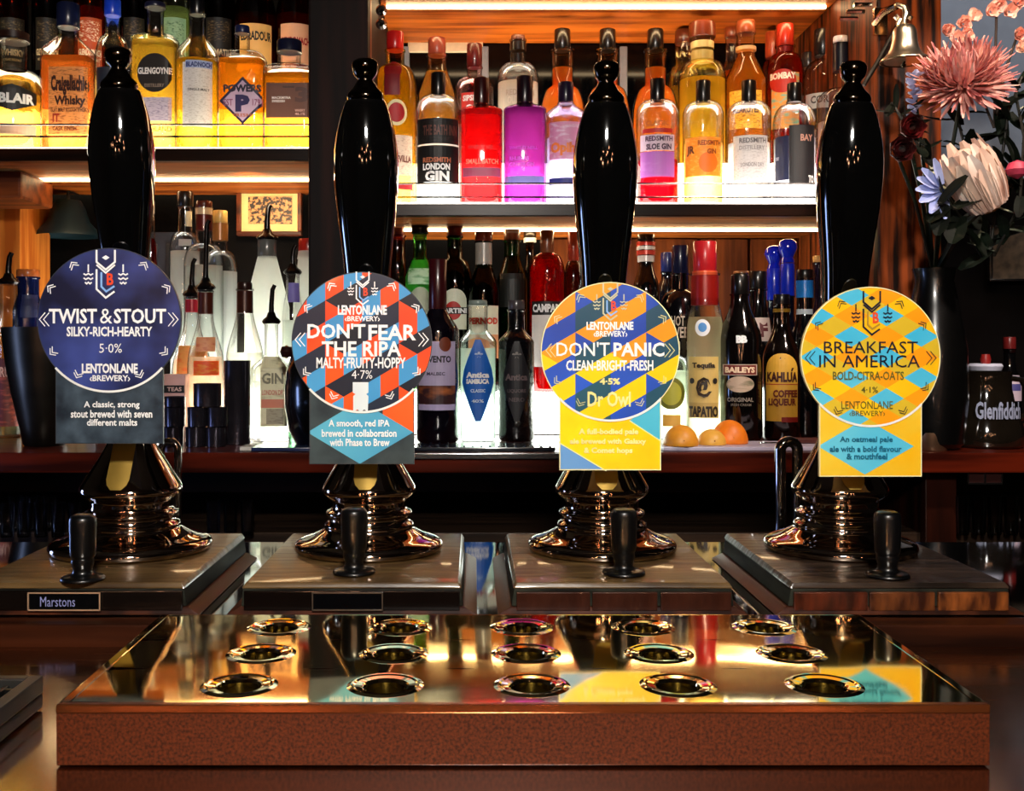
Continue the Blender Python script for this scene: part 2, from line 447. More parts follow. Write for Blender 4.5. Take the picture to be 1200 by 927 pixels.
# ---------------------------------------------------------------- drip tray
BRASS = None
def brass_mat():
    m, nt, out = newmat('polished_brass')
    b = nt.nodes.new('ShaderNodeBsdfPrincipled'); nt.links.new(b.outputs[0], out.inputs[0])
    b.inputs['Metallic'].default_value = 1; b.inputs['Roughness'].default_value = .05
    b.inputs['Base Color'].default_value = (.95, .80, .42, 1)
    tc = nt.nodes.new('ShaderNodeTexCoord'); nz = nt.nodes.new('ShaderNodeTexNoise')
    nz.inputs['Scale'].default_value = 16; nz.inputs['Detail'].default_value = 1
    bp = nt.nodes.new('ShaderNodeBump'); bp.inputs['Strength'].default_value = .05; bp.inputs['Distance'].default_value = .006
    nt.links.new(tc.outputs['Object'], nz.inputs[0]); nt.links.new(nz.outputs[0], bp.inputs['Height']); nt.links.new(bp.outputs[0], b.inputs['Normal'])
    return m
def drip_tray():
    cx, y0, y1 = .0257, .555, .742
    hw = .243
    t = thing('drip_tray', 'long brass-topped drip tray with fifteen drain holes on the bar', 'drip tray', (cx, y0, BZ))
    H = .0318; D = y1-y0
    body = wood('#6a3216', '#48200e', 'x', .38, scale=60, coat=.1)
    body = pbr('#6c3012', .36, .3, col2='#361306', scale=620, key='copper_patina', ramp=(.33, .67))
    for nm, a in (('front_side', (-hw, hw, 0, .003, .001, H-.003)), ('rear_side', (-hw, hw, D-.003, D, .001, H-.003)),
                  ('end_side', (-hw, -hw+.003, .003, D-.003, .001, H-.003)), ('end_side', (hw-.003, hw, .003, D-.003, .001, H-.003)), ('tray_bottom', (-hw, hw, .003, D-.003, .001, .003))):
        boxobj(nm, *a, body, t, bevel=.0008)
    pm = brass_mat()
    lip = MB()
    # perforated top plate
    xs = [(-.129-cx), (-.0485-cx), (.032-cx), (.1125-cx), (.193-cx)]
    ys = [.587-y0, .6475-y0, .708-y0]
    pz = H+.001
    x_edges = [-hw+.006]+[(xs[i]+xs[i+1])/2 for i in range(4)]+[hw-.006]
    y_edges = [.004]+[(ys[i]+ys[i+1])/2 for i in range(2)]+[D-.002]
    m = MB(); N = 40
    prof = [(.0260, .0, 0), (.0212, .0, 0), (.0203, .0004, 0), (.0190, .0009, 0), (.0180, .0008, 0), (.0168, .0002, 0), (.0150, .0, 0), (.0132, -.0002, 0), (.0122, -.0006, 0), (.0116, -.0022, 0), (.0114, -.016, 1)]
    for i, hx in enumerate(xs):
        for j, hy in enumerate(ys):
            a0, a1, b0, b1 = x_edges[i], x_edges[i+1], y_edges[j], y_edges[j+1]
            vs = []
            for k in range(N):
                th = 2*math.pi*k/N; c, s_ = math.cos(th), math.sin(th)
                tx = ((a1-hx)/c if c > 1e-9 else (a0-hx)/c if c < -1e-9 else 1e9)
                ty = ((b1-hy)/s_ if s_ > 1e-9 else (b0-hy)/s_ if s_ < -1e-9 else 1e9)
                tt = min(tx, ty); vs.append((hx+c*tt, hy+s_*tt, pz))
            for (r, z, _) in prof:
                r = min(r, .026)
                vs += [(hx+r*math.cos(2*math.pi*k/N), hy+r*math.sin(2*math.pi*k/N), pz+z) for k in range(N)]
            fs = []
            for q in range(len(prof)):
                for k in range(N):
                    fs.append((q*N+k, q*N+(k+1) % N, (q+1)*N+(k+1) % N, (q+1)*N+k))
            m.add(vs, fs)
            # corner fill
            def fill(cnr):
                best = sorted(range(N), key=lambda k: (vs[k][0]-cnr[0])**2+(vs[k][1]-cnr[1])**2)[:2]
                m.add([vs[best[0]], vs[best[1]], (cnr[0], cnr[1], pz)], [(0, 1, 2)])
            for cnr in ((a0, b0), (a1, b0), (a0, b1), (a1, b1)): fill(cnr)
    m.build('perforated_plate', pm, t, sharp=.22)
    for a in ((-hw, hw, -.0006, .0042, H-.0035, H+.0012), (-hw, -hw+.006, .004, D, H-.0035, H+.0010), (hw-.006, hw, .004, D, H-.0035, H+.0010), (-hw, hw, D-.002, D, H-.003, H+.0010)):
        boxobj('plate_rim', *a, pm if a[3] > .01 else pbr('#8a4a26', .2, .8, key='copper_rim'), t, bevel=.0008)
    for i, hx in enumerate(xs):
        for hy in ys:
            b = MB(); b.lathe([(.0111, 0), (.0111, .001)], 24)
            b.build('hole_dark_disc', pbr('#020202', .6), t, (hx, hy, pz-.0165))  # black disc in each hole, its inner darkness put into the colour
drip_tray()

# black rubber bar mat at the left edge
def bar_mat():
    x1 = (55-CX)*.65/F
    t = thing('bar_mat', 'black rubber bar mat with square grid at the left edge', 'bar mat', (x1-.13, .47, BZ))
    rb = pbr('#0b0b0b', .35, key='rubber')
    boxobj('mat_base', -.13, .13, -.14, .175, .001, .010, rb, t)
    for a in ((-.13, -.122, -.14, .175), (.122, .13, -.14, .175), (-.122, .122, -.14, -.132), (-.122, .122, .167, .175)):
        boxobj('mat_edge', a[0], a[1], a[2], a[3], .010, .0205, pbr('#2a2a28', .3), t, bevel=.001)
    b = MB()
    for i in range(14): b.box((-.113+i*.0174, .0175, .014), (.003, .29, .008))
    for j in range(17): b.box((0, -.123+j*.0175, .014), (.24, .003, .0075))
    b.build('grid', rb, t)
bar_mat()

# ---------------------------------------------------------------- beer engines
def prof_px(pairs, d, zbase):
    return [(r*d/F, (CY-y)*d/F-zbase) for r, y in pairs]
def sub_smooth(p, n=3):
    """Catmull-Rom through profile points"""
    out = []
    for i in range(len(p)-1):
        p0, p1, p2, p3 = p[max(i-1, 0)], p[i], p[i+1], p[min(i+2, len(p)-1)]
        for k in range(n):
            u = k/n
            q = []
            for a in range(2):
                q.append(.5*((2*p1[a])+(-p0[a]+p2[a])*u+(2*p0[a]-5*p1[a]+4*p2[a]-p3[a])*u*u+(-p0[a]+3*p1[a]-3*p2[a]+p3[a])*u**3))
            out.append((max(q[0], 0), q[1]))
    out.append(p[-1])
    return out

TOPW = pbr('#6a5230', .32, 0, scale=40, col2='#2c1c0e', stretch=(.35, 2.2, 1), coat=.25, spec=.3, bump=.5, key='worn_wood', ramp=(.3, .7), detail=6)
TOPW2 = pbr('#3a2c22', .3, 0, scale=40, col2='#17100b', stretch=(.35, 2.2, 1), coat=.25, spec=.3, bump=.8, key='worn_dark_wood', ramp=(.4, .6), detail=6)
def beer_engine(i, X, handle_up, front, label):
    d0 = .945
    t = thing('beer_engine', label, 'beer pump', (X, d0, LZ), group='hand-pulled beer engines')
    z0 = -.2040
    topz = .0245
    yf, yb = .810-d0, 1.025-d0
    hw = .0838
    topm = TOPW2 if i == 3 else TOPW
    # wooden base: top board with rounded edge, body, flared plinth
    def frust(name, a, b, za, zb, ya0, ya1, yb0, yb1, m, bev=.0015):
        q = MB()
        v = [(-a, ya0, za), (a, ya0, za), (a, ya1, za), (-a, ya1, za), (-b, yb0, zb), (b, yb0, zb), (b, yb1, zb), (-b, yb1, zb)]
        q.add(v, [(3, 2, 1, 0), (4, 5, 6, 7), (0, 1, 5, 4), (1, 2, 6, 5), (2, 3, 7, 6), (3, 0, 4, 7)])
        return q.build(name, m, t, bevel=bev)
    side = pbr('#2e3028', .55, 0, scale=30, col2='#12120f', stretch=(1, .4, 2), spec=.1, key='side_wood')
    frust('top_board', hw, hw-.003, topz-.0045, topz, yf, yb, yf+.002, yb, topm, .0012)
    frust('box_body', hw+.001, hw-.001, .006, topz-.0045, yf+.002, yb, yf+.001, yb, side)
    frust('plinth', hw+.012, hw+.002, .0003, .006, yf-.002, yb+.002, yf+.001, yb, wood('#4a2414', '#23100a', 'y', .4))
    if front == 'panels':
        # three wooden facing panels
        for a, b_, c in ((-.081, -.025, '#5a2410'), (-.0235, .026, '#6a3818'), (.0285, .082, '#8a4a1e')):
            if i == 2: c = '#3a1a0e'
            boxobj('front_panel', a, b_, yf-.0012, yf+.003, .0035, topz-.007, pbr(c, .3, col2='#2e1208', scale=70, stretch=(1.5, 1, .5), coat=.4, bump=.3), t, bevel=.0008)
    else:
        boxobj('front_board', -.082, .082, yf-.0010, yf+.003, .0035, topz-.006, pbr('#0c0705', .2, coat=.5), t, bevel=.0008)
        s = yf+d0
        xa, xb = ((43-96)*s/F, (128-96)*s/F) if i == 0 else ((372-418)*s/F, (455-418)*s/F)
        pl = boxobj('name_plate', xa, xb, yf-.0028, yf-.0008, .004, topz-.0065, pbr('#0a0a0c', .1, .3), t, bevel=.0005)
        cxp, w, h = 0, (xb-xa), topz-.0105
        fm = pbr('#c8a080', .3, .4, key='frame_metal') if i == 0 else pbr('#5a4c40', .3, .4, key='frame_metal')
        for a in ((-w/2, w/2, h/2-.001, h/2), (-w/2, w/2, -h/2, -h/2+.001), (-w/2, -w/2+.001, -h/2, h/2), (w/2-.001, w/2, -h/2, h/2)):
            boxobj('plate_frame', a[0], a[1], -.0022, -.0008, a[2], a[3], fm, pl, bevel=.0003)
        if i == 0:
            b = MB(); put_text(b, "Marstons", -w*.33, w*.15, -h*.28, h*.25, lambda x, z: (x, -.0012, z), .0)
            b.build('lettering', pbr('#9aa0d8', .3, .3), pl, sharp=0)
    # turned metal base
    mpx = 643.6
    base = [(60, 645.5), (88, 645), (92.5, 641), (91, 636), (84, 632), (70, 627.5), (60, 622.5), (55.5, 619), (55.5, 615), (51, 611), (50, 606), (53.5, 603), (52.5, 600), (47, 597), (46.5, 590), (47.5, 586), (54, 582), (58, 577), (58, 572.5), (55, 567), (45, 551), (35, 535), (27, 520), (22, 508), (18, 498), (14, 490), (10, 486), (0.0, 485)]
    k_ = .935 if i else 1.0
    pr = [(r*d0/F*k_, (z_ := (CY-y)*d0/F-(z0+topz))+topz+.0016) for r, y in base]
    pr = [(r, max(z, topz+.0003)) for r, z in pr]
    q = MB(); q.lathe([(0, pr[0][1])]+sub_smooth(pr, 3), 56)
    pm = pbr('#b8a898', .06, 1, var=.03, key='bronze_chrome')
    pb = q.build('pump_pedestal', pm, t, sharp=1.2)
    # brass slot plate on the front of the dome
    q = MB()
    ys = [498, 510, 522, 535, 548, 558, 564, 569]
    rad = {498: 18, 510: 22.5, 522: 28, 535: 35, 548: 43, 558: 49.5, 564: 53, 569: 56}
    vs = []; nseg = 6
    for y in ys:
        r = rad[y]*d0/F*k_+.0008; z = (CY-y)*d0/F-z0+.0016
        hwid = 13.0 if y < 564 else (11 if y < 569 else 6)
        hwid *= d0/F
        for s_ in range(nseg+1):
            u = -hwid+2*hwid*s_/nseg
            vs.append((u, -math.sqrt(max(r*r-u*u, 1e-8)), z))
    fs = [(a*(nseg+1)+b_, a*(nseg+1)+b_+1, (a+1)*(nseg+1)+b_+1, (a+1)*(nseg+1)+b_) for a in range(len(ys)-1) for b_ in range(nseg)]
    q.add(vs, fs)
    q.build('slot_plate', pbr('#a8883c', .35, .6, key='brass_plate'), pb)['label'] = 'dull brass slot plate on pedestal'
    # handle, leaning towards the customer
    lean = .115
    zp = (CY-492)*d0/F
    hpx = [(8, 505), (8, 480), (13, 462), (19, 440), (22, 400), (24.5, 350), (26.5, 310), (30, 275), (34, 240), (37, 207), (38, 184), (37, 163), (34, 143), (29, 122), (23.5, 107), (20.5, 104.5)]
    fpx = [(20.5, 105), (21.5, 101), (20, 96), (15, 91), (11.5, 85.5), (9.5, 82)]
    bpx = [(9.5, 82.5), (9, 80), (13, 75), (15, 69), (15.5, 64), (14, 59.5), (10, 56.5), (6, 55.3), (0, 55)]
    dy = handle_up
    def conv(L):
        o = []
        for r, y in L:
            if y < 450: y += dy
            dd = d0
            for _ in range(4):
                tt = ((CY-y)*dd/F-zp)/math.cos(lean); dd = d0-math.sin(lean)*tt
            o.append((r*dd/F, tt))
        return o
    piv = (0, 0, zp-z0)
    q = MB(); q.lathe(sub_smooth(conv(hpx), 3), 36)
    h = q.build('pump_handle', pbr('#040404', .07, 0, coat=.9, spec=.6, key='black_lacquer'), t, piv, rot=(lean, 0, 0), sharp=1.0)
    q = MB(); q.lathe(sub_smooth(conv(fpx), 2), 32); q.build('ferrule', pbr('#4a4238', .12, 1, key='dark_chrome'), h)
    q = MB(); q.lathe(sub_smooth(conv(bpx), 3), 28); q.build('finial', pbr('#4a4238', .12, 1, key='dark_chrome'), h, sharp=1.2)
    # black tap knob standing at the front of the box
    tx = {0: (97, 680), 1: (415, 672), 2: (731, 673), 3: (1040, 676)}[i]
    yy = -.2040+topz; dk = -yy*F/(tx[1]-CY)
    kx = (tx[0]-CX)*dk/F-X
    s = dk/F
    q = MB(); q.lathe(sub_smooth([(0, 0), (22*s, 0), (25*s, 2.5*s), (22*s, 5*s), (13*s, 7*s), (11*s, 13*s), (13*s, 20*s), (12.5*s, 26*s), (14.5*s, 30*s), (15*s, 50*s), (15.5*s, 68*s), (14*s, 74*s), (9*s, 77*s), (0, 77.5*s)], 2), 28)
    q.build('tap_knob', pbr('#050506', .3, 0, coat=.25, key='black_tap'), t, (kx, dk-d0, topz+.0003), sharp=.8)
    return t
EL = ['beer engine at far left on brown box with framed name plate', 'beer engine second from left on brown box with dark name plate', 'beer engine second from right on box with plain dark panels', 'beer engine at far right on box with reddish wooden front panels']
XS = [-.3030, -.0925, .1135, .3240]
for i in range(4):
    beer_engine(i, XS[i], (0, 13, 16, 16)[i], 'plate' if i < 2 else 'panels', EL[i])

# ---------------------------------------------------------------- pump clips
def clip_logo(mb, cx, cy, s, mapf, mats):
    """castle-and-letters emblem; s = scale, 1 = 100 units tall half"""
    W, Bl, Rd = mats
    def L(pts, w, mi): strip(mb, [(cx+a*s, cy+b*s) for a, b in pts], w*s, mapf, mi)
    L([(-38, 100), (-38, 50), (0, 18), (38, 50), (38, 100)], 8, W)
    L([(-38, 38), (0, 5), (38, 38)], 7, W)
    mb.add([mapf(cx+a*s, cy+b*s) for a, b in ((-16, 68), (0, 58), (16, 68), (0, 78))], [(0, 1, 2, 3)], W)
    L([(-38, 20), (-38, -62), (0, -98), (36, -72)], 8, W)
    L([(-18, 8), (-18, -52), (2, -72), (36, -50)], 8, Bl)
    put_text(mb, 'B', cx+4*s, cx+32*s, cy-46*s, cy+4*s, mapf, .03, Rd)
    for sx in (-1, 1):
        x = sx*72
        L([(x, 40), (x, 8)], 6, W)
        for k in range(3):
            y = 2-k*18; w = 20-3*(k == 2)*2
            L([(x-w, y), (x-w/2, y-6), (x, y), (x+w/2, y-6), (x+w, y)], 6, W)
def chevron(mb, x, y, ang, s, mapf, mi, w=1.5, n=2):
    for k in range(n):
        o = k*.55*s
        pts = [(.5*s+o-.3*s, .9*s), (-.25*s+o-.3*s, 0), (.5*s+o-.3*s, -.9*s)]
        c, sn = math.cos(ang), math.sin(ang)
        strip(mb, [(x+a*c-b*sn, y+a*sn+b*c) for a, b in pts], w, mapf, mi)

CL = [dict(c=(128, 375), o=(30, 280), f=3.708, r=84.5), dict(c=(424, 401), o=(330, 305), f=3.71, r=82.5), dict(c=(715, 412), o=(625, 320), f=3.861, r=81.5), dict(c=(1020, 418), o=(928, 325), f=3.863, r=82)]
CLAB = ['dark navy round pump clip reading TWIST & STOUT, at the far left', "red, blue and black patterned pump clip reading DON'T FEAR THE RIPA", "orange, yellow and blue pump clip reading DON'T PANIC", 'yellow and sky blue diamond pump clip reading BREAKFAST IN AMERICA']
def clip_colors(i):
    e = lambda c, **k: pbr(c, .32, 0, coat=.25, **k)
    if i == 0:
        base = e('#0e1230', col2='#36407e', scale=18, ramp=(.35, .75)); return dict(base=base, rect=e('#28323c', col2='#4a5864', scale=90, ramp=(.3, .7)))
    return {}
def pump_clip(i):
    C = CL[i]; d = .885; s = d/F
    cx, cy = C['c']
    loc = P(cx, cy, d)
    t = thing('pump_clip', CLAB[i], 'pump clip', loc, group='round beer pump clips')
    U = lambda zx, zy: ((C['o'][0]+zx/C['f']-cx), -(C['o'][1]+zy/C['f']-cy))      # px right, px up from the circle centre
    mp = lambda y: (lambda x, z: (x*s, y, z*s))
    hw, bot = {0: (63, 145), 1: (61.5, 143), 2: (59.5, 139), 3: (60, 140.5)}[i]
    r = C['r']
    # backing plate
    th = .003
    edge = pbr('#c8b070' if i >= 2 else '#30343c', .4)
    def slab(poly, y0, y1, name, m):
        n = len(poly); q = MB()
        q.add([(x*s, y0, z*s) for x, z in poly]+[(x*s, y1, z*s) for x, z in poly], [tuple(range(n)), tuple(reversed(range(n, 2*n)))]+[(k, k+n, (k+1) % n+n, (k+1) % n) for k in range(n)])
        return q.build(name, m, t, sharp=.5)
    circ = circle(r, 72)
    rect = [(-hw, -bot), (hw, -bot), (hw, -r*.62), (-hw, -r*.62)]
    slab(rect, .0003, th, 'lower_plate', edge)
    slab(circ, 0, th, 'round_plate', edge)
    # bracket to the handle
    boxobj('bracket', -.009, .009, th-.0005, .034, -.02, .02, STEEL(), t)
    K = lambda c, c2=None, sc=9, **k: pbr(c, .3, 0, coat=.2, scale=sc, col2=c2, **k)
    cols = []
    def face(name, polys, y, mats):
        q = MB(); f = mp(y)
        for poly, mi in polys:
            if len(poly) >= 3: q.add([f(x, z) for x, z in poly], [tuple(range(len(poly)))], mi)
        return q.build(name, mats, t, sharp=0)
    inner = circle(r-1, 72)
    rin = [(-hw+1, -bot+1), (hw-1, -bot+1), (hw-1, -r*.62), (-hw+1, -r*.62)]
    if i == 0:
        face('printed_disc', [(inner, 0)], -.0003, [K('#0f1634', '#4252a0', 15, ramp=(.40, .74))])
        face('printed_panel', [(rin, 0)], .0000, [K('#1b2530', '#4a5a68', 60, ramp=(.3, .75))])
    elif i == 3:
        mats = [K('#38b6e0', '#5cc6e6'), K('#ff9a0a', '#ffa818'), K('#f6b80a', '#ffcc14'), K('#d8b428', '#e0be30')]
        W, H = 157.5/C['f'], 93.5/C['f']; x0, y0 = U(270, 268)
        polys = []
        for a in range(-8, 10):
            for b in range(-10, 14):
                for half in (0, 1):
                    mx, my = x0+(a+.5*half)*W, y0-(b+.5*half)*H
                    dia = [(mx-W/2, my), (mx, my-H/2), (mx+W/2, my), (mx, my+H/2)]
                    mi = (0 if (a+b) % 2 == 0 else 1) if not half else (2 if (a+b) % 2 else 3)
                    pl = clip_poly(dia, inner)
                    if pl: polys.append((pl, mi))
        face('printed_disc', polys, -.0003, mats)
        dia = [U(118, 765), U(330, 893), U(552, 765), U(330, 640)]
        polys = [(rin, 2), (dia, 0)]
        q = face('printed_panel', [(rin, 0)], .0000, [K('#f8b808', '#f2cc38', 20)])
        face('printed_panel', [(clip_poly(dia, rin), 0)], -.0001, [K('#44bce4', '#66cbe6')])
    else:
        W, H = 80/C['f'], 93/C['f']
        x0, y0 = U(190, 175)
        if i == 1: mats = [K('#e8401c', '#ff5a1e'), K('#3a8cc8', '#4aa0d8'), K('#1a2438', '#243044'), K('#101622', '#1c2434')]
        else: mats = [K('#f09018', '#f8a81c'), K('#1c3e9c', '#2a5cd0'), K('#1c4660', '#24586c'), K('#f8c80c', '#ffd60a')]
        pls = []
        for a in range(-8, 10):
            xl, xr = x0+a*W, x0+(a+1)*W
            for b in range(-10, 14):
                yo = 0 if a % 2 == 0 else H/2
                yo2 = H/2 if a % 2 == 0 else 0
                v0, v1 = (xl, y0-b*H-yo), (xl, y0-(b+1)*H-yo)
                for kind in (0, 1):
                    if kind == 0:   # vertical edge at the left, apex right
                        tri = [(xl, v0[1]), (xl, v1[1]), (xr, (v0[1]+v1[1])/2)]
                    else:
                        ya = y0-b*H-yo2; tri = [(xr, ya), (xl, ya-H/2), (xr, ya-H)]
                    mx = sum(p[0] for p in tri)/3; my = sum(p[1] for p in tri)/3
                    # bands climbing to the right
                    band = math.floor(((y0-my)+(mx-x0)*(.5*H/W))/H)
                    g = a % 4
                    if i == 1:
                        if band % 2 == 0: mi = 0 if (kind == 0 and g == 0) else (2 if (a//2) % 2 else 3)
                        else: mi = 0 if (a+band//2) % 2 else 1
                    else:
                        odd = band % 2
                        if kind == 0 and g == 0: odd = 0
                        low = my < -10
                        if odd: mi = 3 if low else 0
                        else: mi = (1 if (a//2+band) % 2 else 2)
                    if a % 4 == 0 and kind == 0: pass
                    tri = tri if (tri[1][0]-tri[0][0])*(tri[2][1]-tri[0][1])-(tri[1][1]-tri[0][1])*(tri[2][0]-tri[0][0]) > 0 else tri[::-1]
                    pl = clip_poly(tri, inner)
                    if pl: pls.append((pl, mi))
        face('printed_disc', pls, -.0003, mats)
        if i == 1:
            face('printed_panel', [(rin, 0)], .0000, [K('#26323a', '#3e4c50', 40)])
            dia = clip_poly([U(112, 748), U(340, 885), U(572, 748), U(340, 610)], rin)
            tri = clip_poly([U(440, 670), U(575, 750), U(575, 560), U(440, 600)], rin)
            face('printed_panel', [(tri, 0)], -.00005, [K('#f0521c', '#ff6a28')]); face('printed_panel', [(dia, 0)], -.0001, [K('#3f95c4', '#5cb4d2')])
        else:
            face('printed_panel', [(rin, 0)], .0000, [K('#f6c808', '#ffe00c', 20)])
            t1 = clip_poly([U(112, 765), U(112, 895), U(330, 895)], rin); t2 = clip_poly([U(435, 668), U(575, 758), U(575, 560)], rin)
            face('printed_panel', [(t1, 0)], -.0001, [K('#4a7ed0', '#6aa0dc')]); face('printed_panel', [(t2, 0)], -.0001, [K('#3fb4d8', '#58c4e0')])
            strips = MB()
            strip(strips, [U(112, 765), U(330, 895)], 1.2, mp(-.0002)); strip(strips, [U(435, 668), U(572, 757)], 1.2, mp(-.0002))
            strips.build('printed_line', K('#fff6b0'), t, sharp=0)
    # white arc over the panel and thin rim
    q = MB()
    aa = math.acos(min(1, hw/r))
    pts = [((r-.6)*math.cos(a), (r-.6)*math.sin(a)) for a in [-(aa)-(math.pi-2*aa)*k/24 for k in range(25)]]
    strip(q, pts, 2.6, mp(-.0009))
    q.build('white_arc', K('#f8f8f4'), t, sharp=0)
    if i >= 2:
        q = MB(); pts = [((r-.7)*math.cos(a), (r-.7)*math.sin(a)) for a in [-aa+(math.pi+2*aa)*k/60 for k in range(61)]]
        strip(q, pts, 1.1, mp(-.0007)); strip(q, [(-hw+.6, -r*.66), (-hw+.6, -bot+.6), (hw-.6, -bot+.6), (hw-.6, -r*.66)], 1.2, mp(-.0005))
        q.build('pale_border', K('#fff0b8'), t, sharp=0)
    # lettering and emblem
    white = K('#ffffff'); ink = K('#14182e' if i == 3 else '#ffffff')
    pale = {0: white, 1: white, 2: K('#fff2a0'), 3: K('#6a6428')}[i]
    tx = {
     0: [("TWIST", 103, 312, 303, 368, .025), ("&", 325, 378, 303, 368, .0), ("STOUT", 385, 612, 303, 368, .025), ("SILKY-RICH-HEARTY", 180, 552, 381, 424, .03), ("5·0%", 322, 420, 455, 495, .0), ("LENTONLANE", 246, 489, 541, 584, .04), ("‹BREWERY›", 280, 456, 592, 618, .025),
         ("A classic, strong", 255, 497, 705, 740, .025), ("stout brewed with seven", 198, 552, 743, 777, .025), ("different malts", 268, 487, 782, 812, .025)],
     1: [("LENTONLANE", 245, 458, 195, 238, .04), ("‹BREWERY›", 275, 428, 243, 265, .025), ("DON'T", 113, 365, 275, 340, .025), ("FEAR", 378, 585, 280, 348, .025), ("THE RIPA", 175, 520, 352, 418, .025), ("MALTY-FRUITY-HOPPY", 152, 540, 422, 470, .025), ("4·7%", 305, 395, 478, 515, .0),
         ("A smooth, red IPA", 205, 470, 693, 728, .025), ("brewed in collaboration", 175, 500, 735, 768, .025), ("with Phase to Brew", 210, 470, 775, 808, .025)],
     2: [("LENTONLANE", 240, 452, 220, 258, .04), ("‹BREWERY›", 272, 425, 262, 288, .025), ("DON'T", 104, 345, 312, 376, .01), ("PANIC", 362, 592, 314, 378, .03), ("CLEAN-BRIGHT-FRESH", 148, 542, 394, 442, .03)],
     3: [("BREAKFAST", 143, 568, 290, 344, .0), ("IN AMERICA", 122, 577, 352, 408, .0)],
    }[i]
    tp = {0: [], 1: [], 2: [("4·5%", 300, 392, 475, 505, .04), ("A full-bodied pale", 205, 475, 703, 737, .04), ("ale brewed with Galaxy", 165, 510, 748, 780, .04), ("& Comet hops", 228, 448, 788, 822, .04), ("Dr Owl", 245, 440, 535, 605, .025)],
          3: [("BOLD-CITRA-OATS", 183, 505, 426, 465, .02), ("4·1%", 312, 388, 495, 523, .02), ("LENTONLANE", 222, 455, 560, 596, .01), ("‹BREWERY›", 258, 420, 604, 627, .01)]}[i]
    t3 = {3: [("An oatmeal pale", 215, 455, 720, 752, .03), ("ale with a bold flavour", 170, 495, 763, 790, .03), ("& mouthfeel", 245, 430, 796, 824, .03)]}.get(i, [])
    def write(L, m):
        if not L: return
        for (st, xa, xb, ya, yb, bo) in L:
            q = MB()
            (ax, ay), (bx, by) = U(xa, yb), U(xb, ya)
            put_text(q, st, ax, bx, ay, by, mp(-.0010), bo)
            q.build('lettering', m, t, sharp=0)
    write(tx, ink); write(tp, pale); write(t3, K('#1a6a8a'))
    q = MB()
    lx, ly, ls = {0: (350, 153, 1.05), 1: (353, 122, .72), 2: (348, 130, .85), 3: (360, 162, 1.0)}[i]
    a, b = U(lx, ly)
    clip_logo(q, a, b, ls/C['f'], mp(-.0010), (0, 1, 2))
    q.build('emblem', [ink if i != 2 else K('#c8c8a8'), K('#8ab8f0' if i < 3 else '#b08a30'), K('#e84a28')], t, sharp=0)
    q = MB()
    sym = {0: [(80, 350, 0, 1.7), (208, 112, -1.0, 1.15), (108, 213, -.6, 1.15), (118, 493, .7, 1.15), (228, 592, 1.15, 1.15)],
           1: [(78, 345, 0, 1.7), (215, 110, -1.0, 1.1), (110, 205, -.6, 1.1), (105, 488, .7, 1.1), (225, 592, 1.15, 1.1)],
           2: [(75, 350, 0, 1.7), (210, 108, -1.0, 1.1), (105, 205, -.6, 1.1), (105, 490, .7, 1.1), (210, 590, 1.15, 1.1)],
           3: [(78, 365, 0, 1.7), (220, 118, -1.0, 1.1), (115, 215, -.6, 1.1), (105, 500, .7, 1.1), (205, 608, 1.15, 1.1)]}[i]
    zc = {0: 363, 1: 349, 2: 347, 3: 355}[i]
    for (x, y, an, sc) in sym:
        for sx in (1, -1):
            X2 = x if sx == 1 else 2*zc-x
            (a, b) = U(X2, y)
            q = MB(); chevron(q, a, b, an if sx == 1 else math.pi-an, sc*5.2, mp(-.0010), 0, .9 if i > 1 else 1.1)
            q.build('chevron_mark', ink if i != 2 else K('#d8d8a0'), t, sharp=0)
    if i == 1:
        q = MB(); pts = [U(*p) for p in ((310, 530), (378, 530), (378, 575), (368, 582), (378, 590), (375, 660), (360, 648), (345, 660), (330, 648), (312, 660), (312, 590), (322, 582), (310, 575))]
        q.add([mp(-.0010)(*p) for p in pts][::-1], [tuple(range(len(pts)))]); q.build('white_ticket_mark', K('#e8f2fa'), t, sharp=0)
for i in range(4): pump_clip(i)

# swan-neck taps behind the beer engines
def swan(label, xa, xb, ytop, d, w):
    t = thing('swan_neck_tap', label, 'tap', Vector(((xa+xb)/2*d/F-CX*d/F, d, LZ)))
    hw = (xb-xa)/2*d/F; zt = (CY-ytop)*d/F+.204; r = w*d/F/2
    hw -= r
    pts = [(-hw, 0, 0)]+[(-hw, 0, zt-hw-r)]+[(-hw*math.cos(a), 0, zt-hw-r+hw*math.sin(a)) for a in [math.pi*k/14 for k in range(1, 14)]]+[(hw, 0, zt-hw-r), (hw, 0, .03)]
    q = MB(); q.tube(pts, r, 16); q.build('spout_pipe', CHROME(), t)
    q = MB(); q.lathe([(r*2.2, 0), (r*2.2, .006), (r*1.3, .012), (0, .012)], 20); q.build('tap_base', CHROME(), t, (-hw, 0, .0005))
swan('chrome swan-neck tap behind the rightmost beer engine', 908, 941, 511, 1.085, 13)
swan('chrome swan-neck tap behind the leftmost beer engine', 184, 213, 513, 1.085, 9)
# ---------------------------------------------------------------- bottles
def glassy_dark(c='#060608'): return pbr(c, .10, 0, coat=.8, spec=.6, var=.2, key='dark_glass')
SHELF_Z = {'L': .342+.0062, 'R': .2457+.0062, 'LS': .445+.0002, 'RS': .348+.0002, 'K': -.165+.0003, 'KS': -.085+.0002}

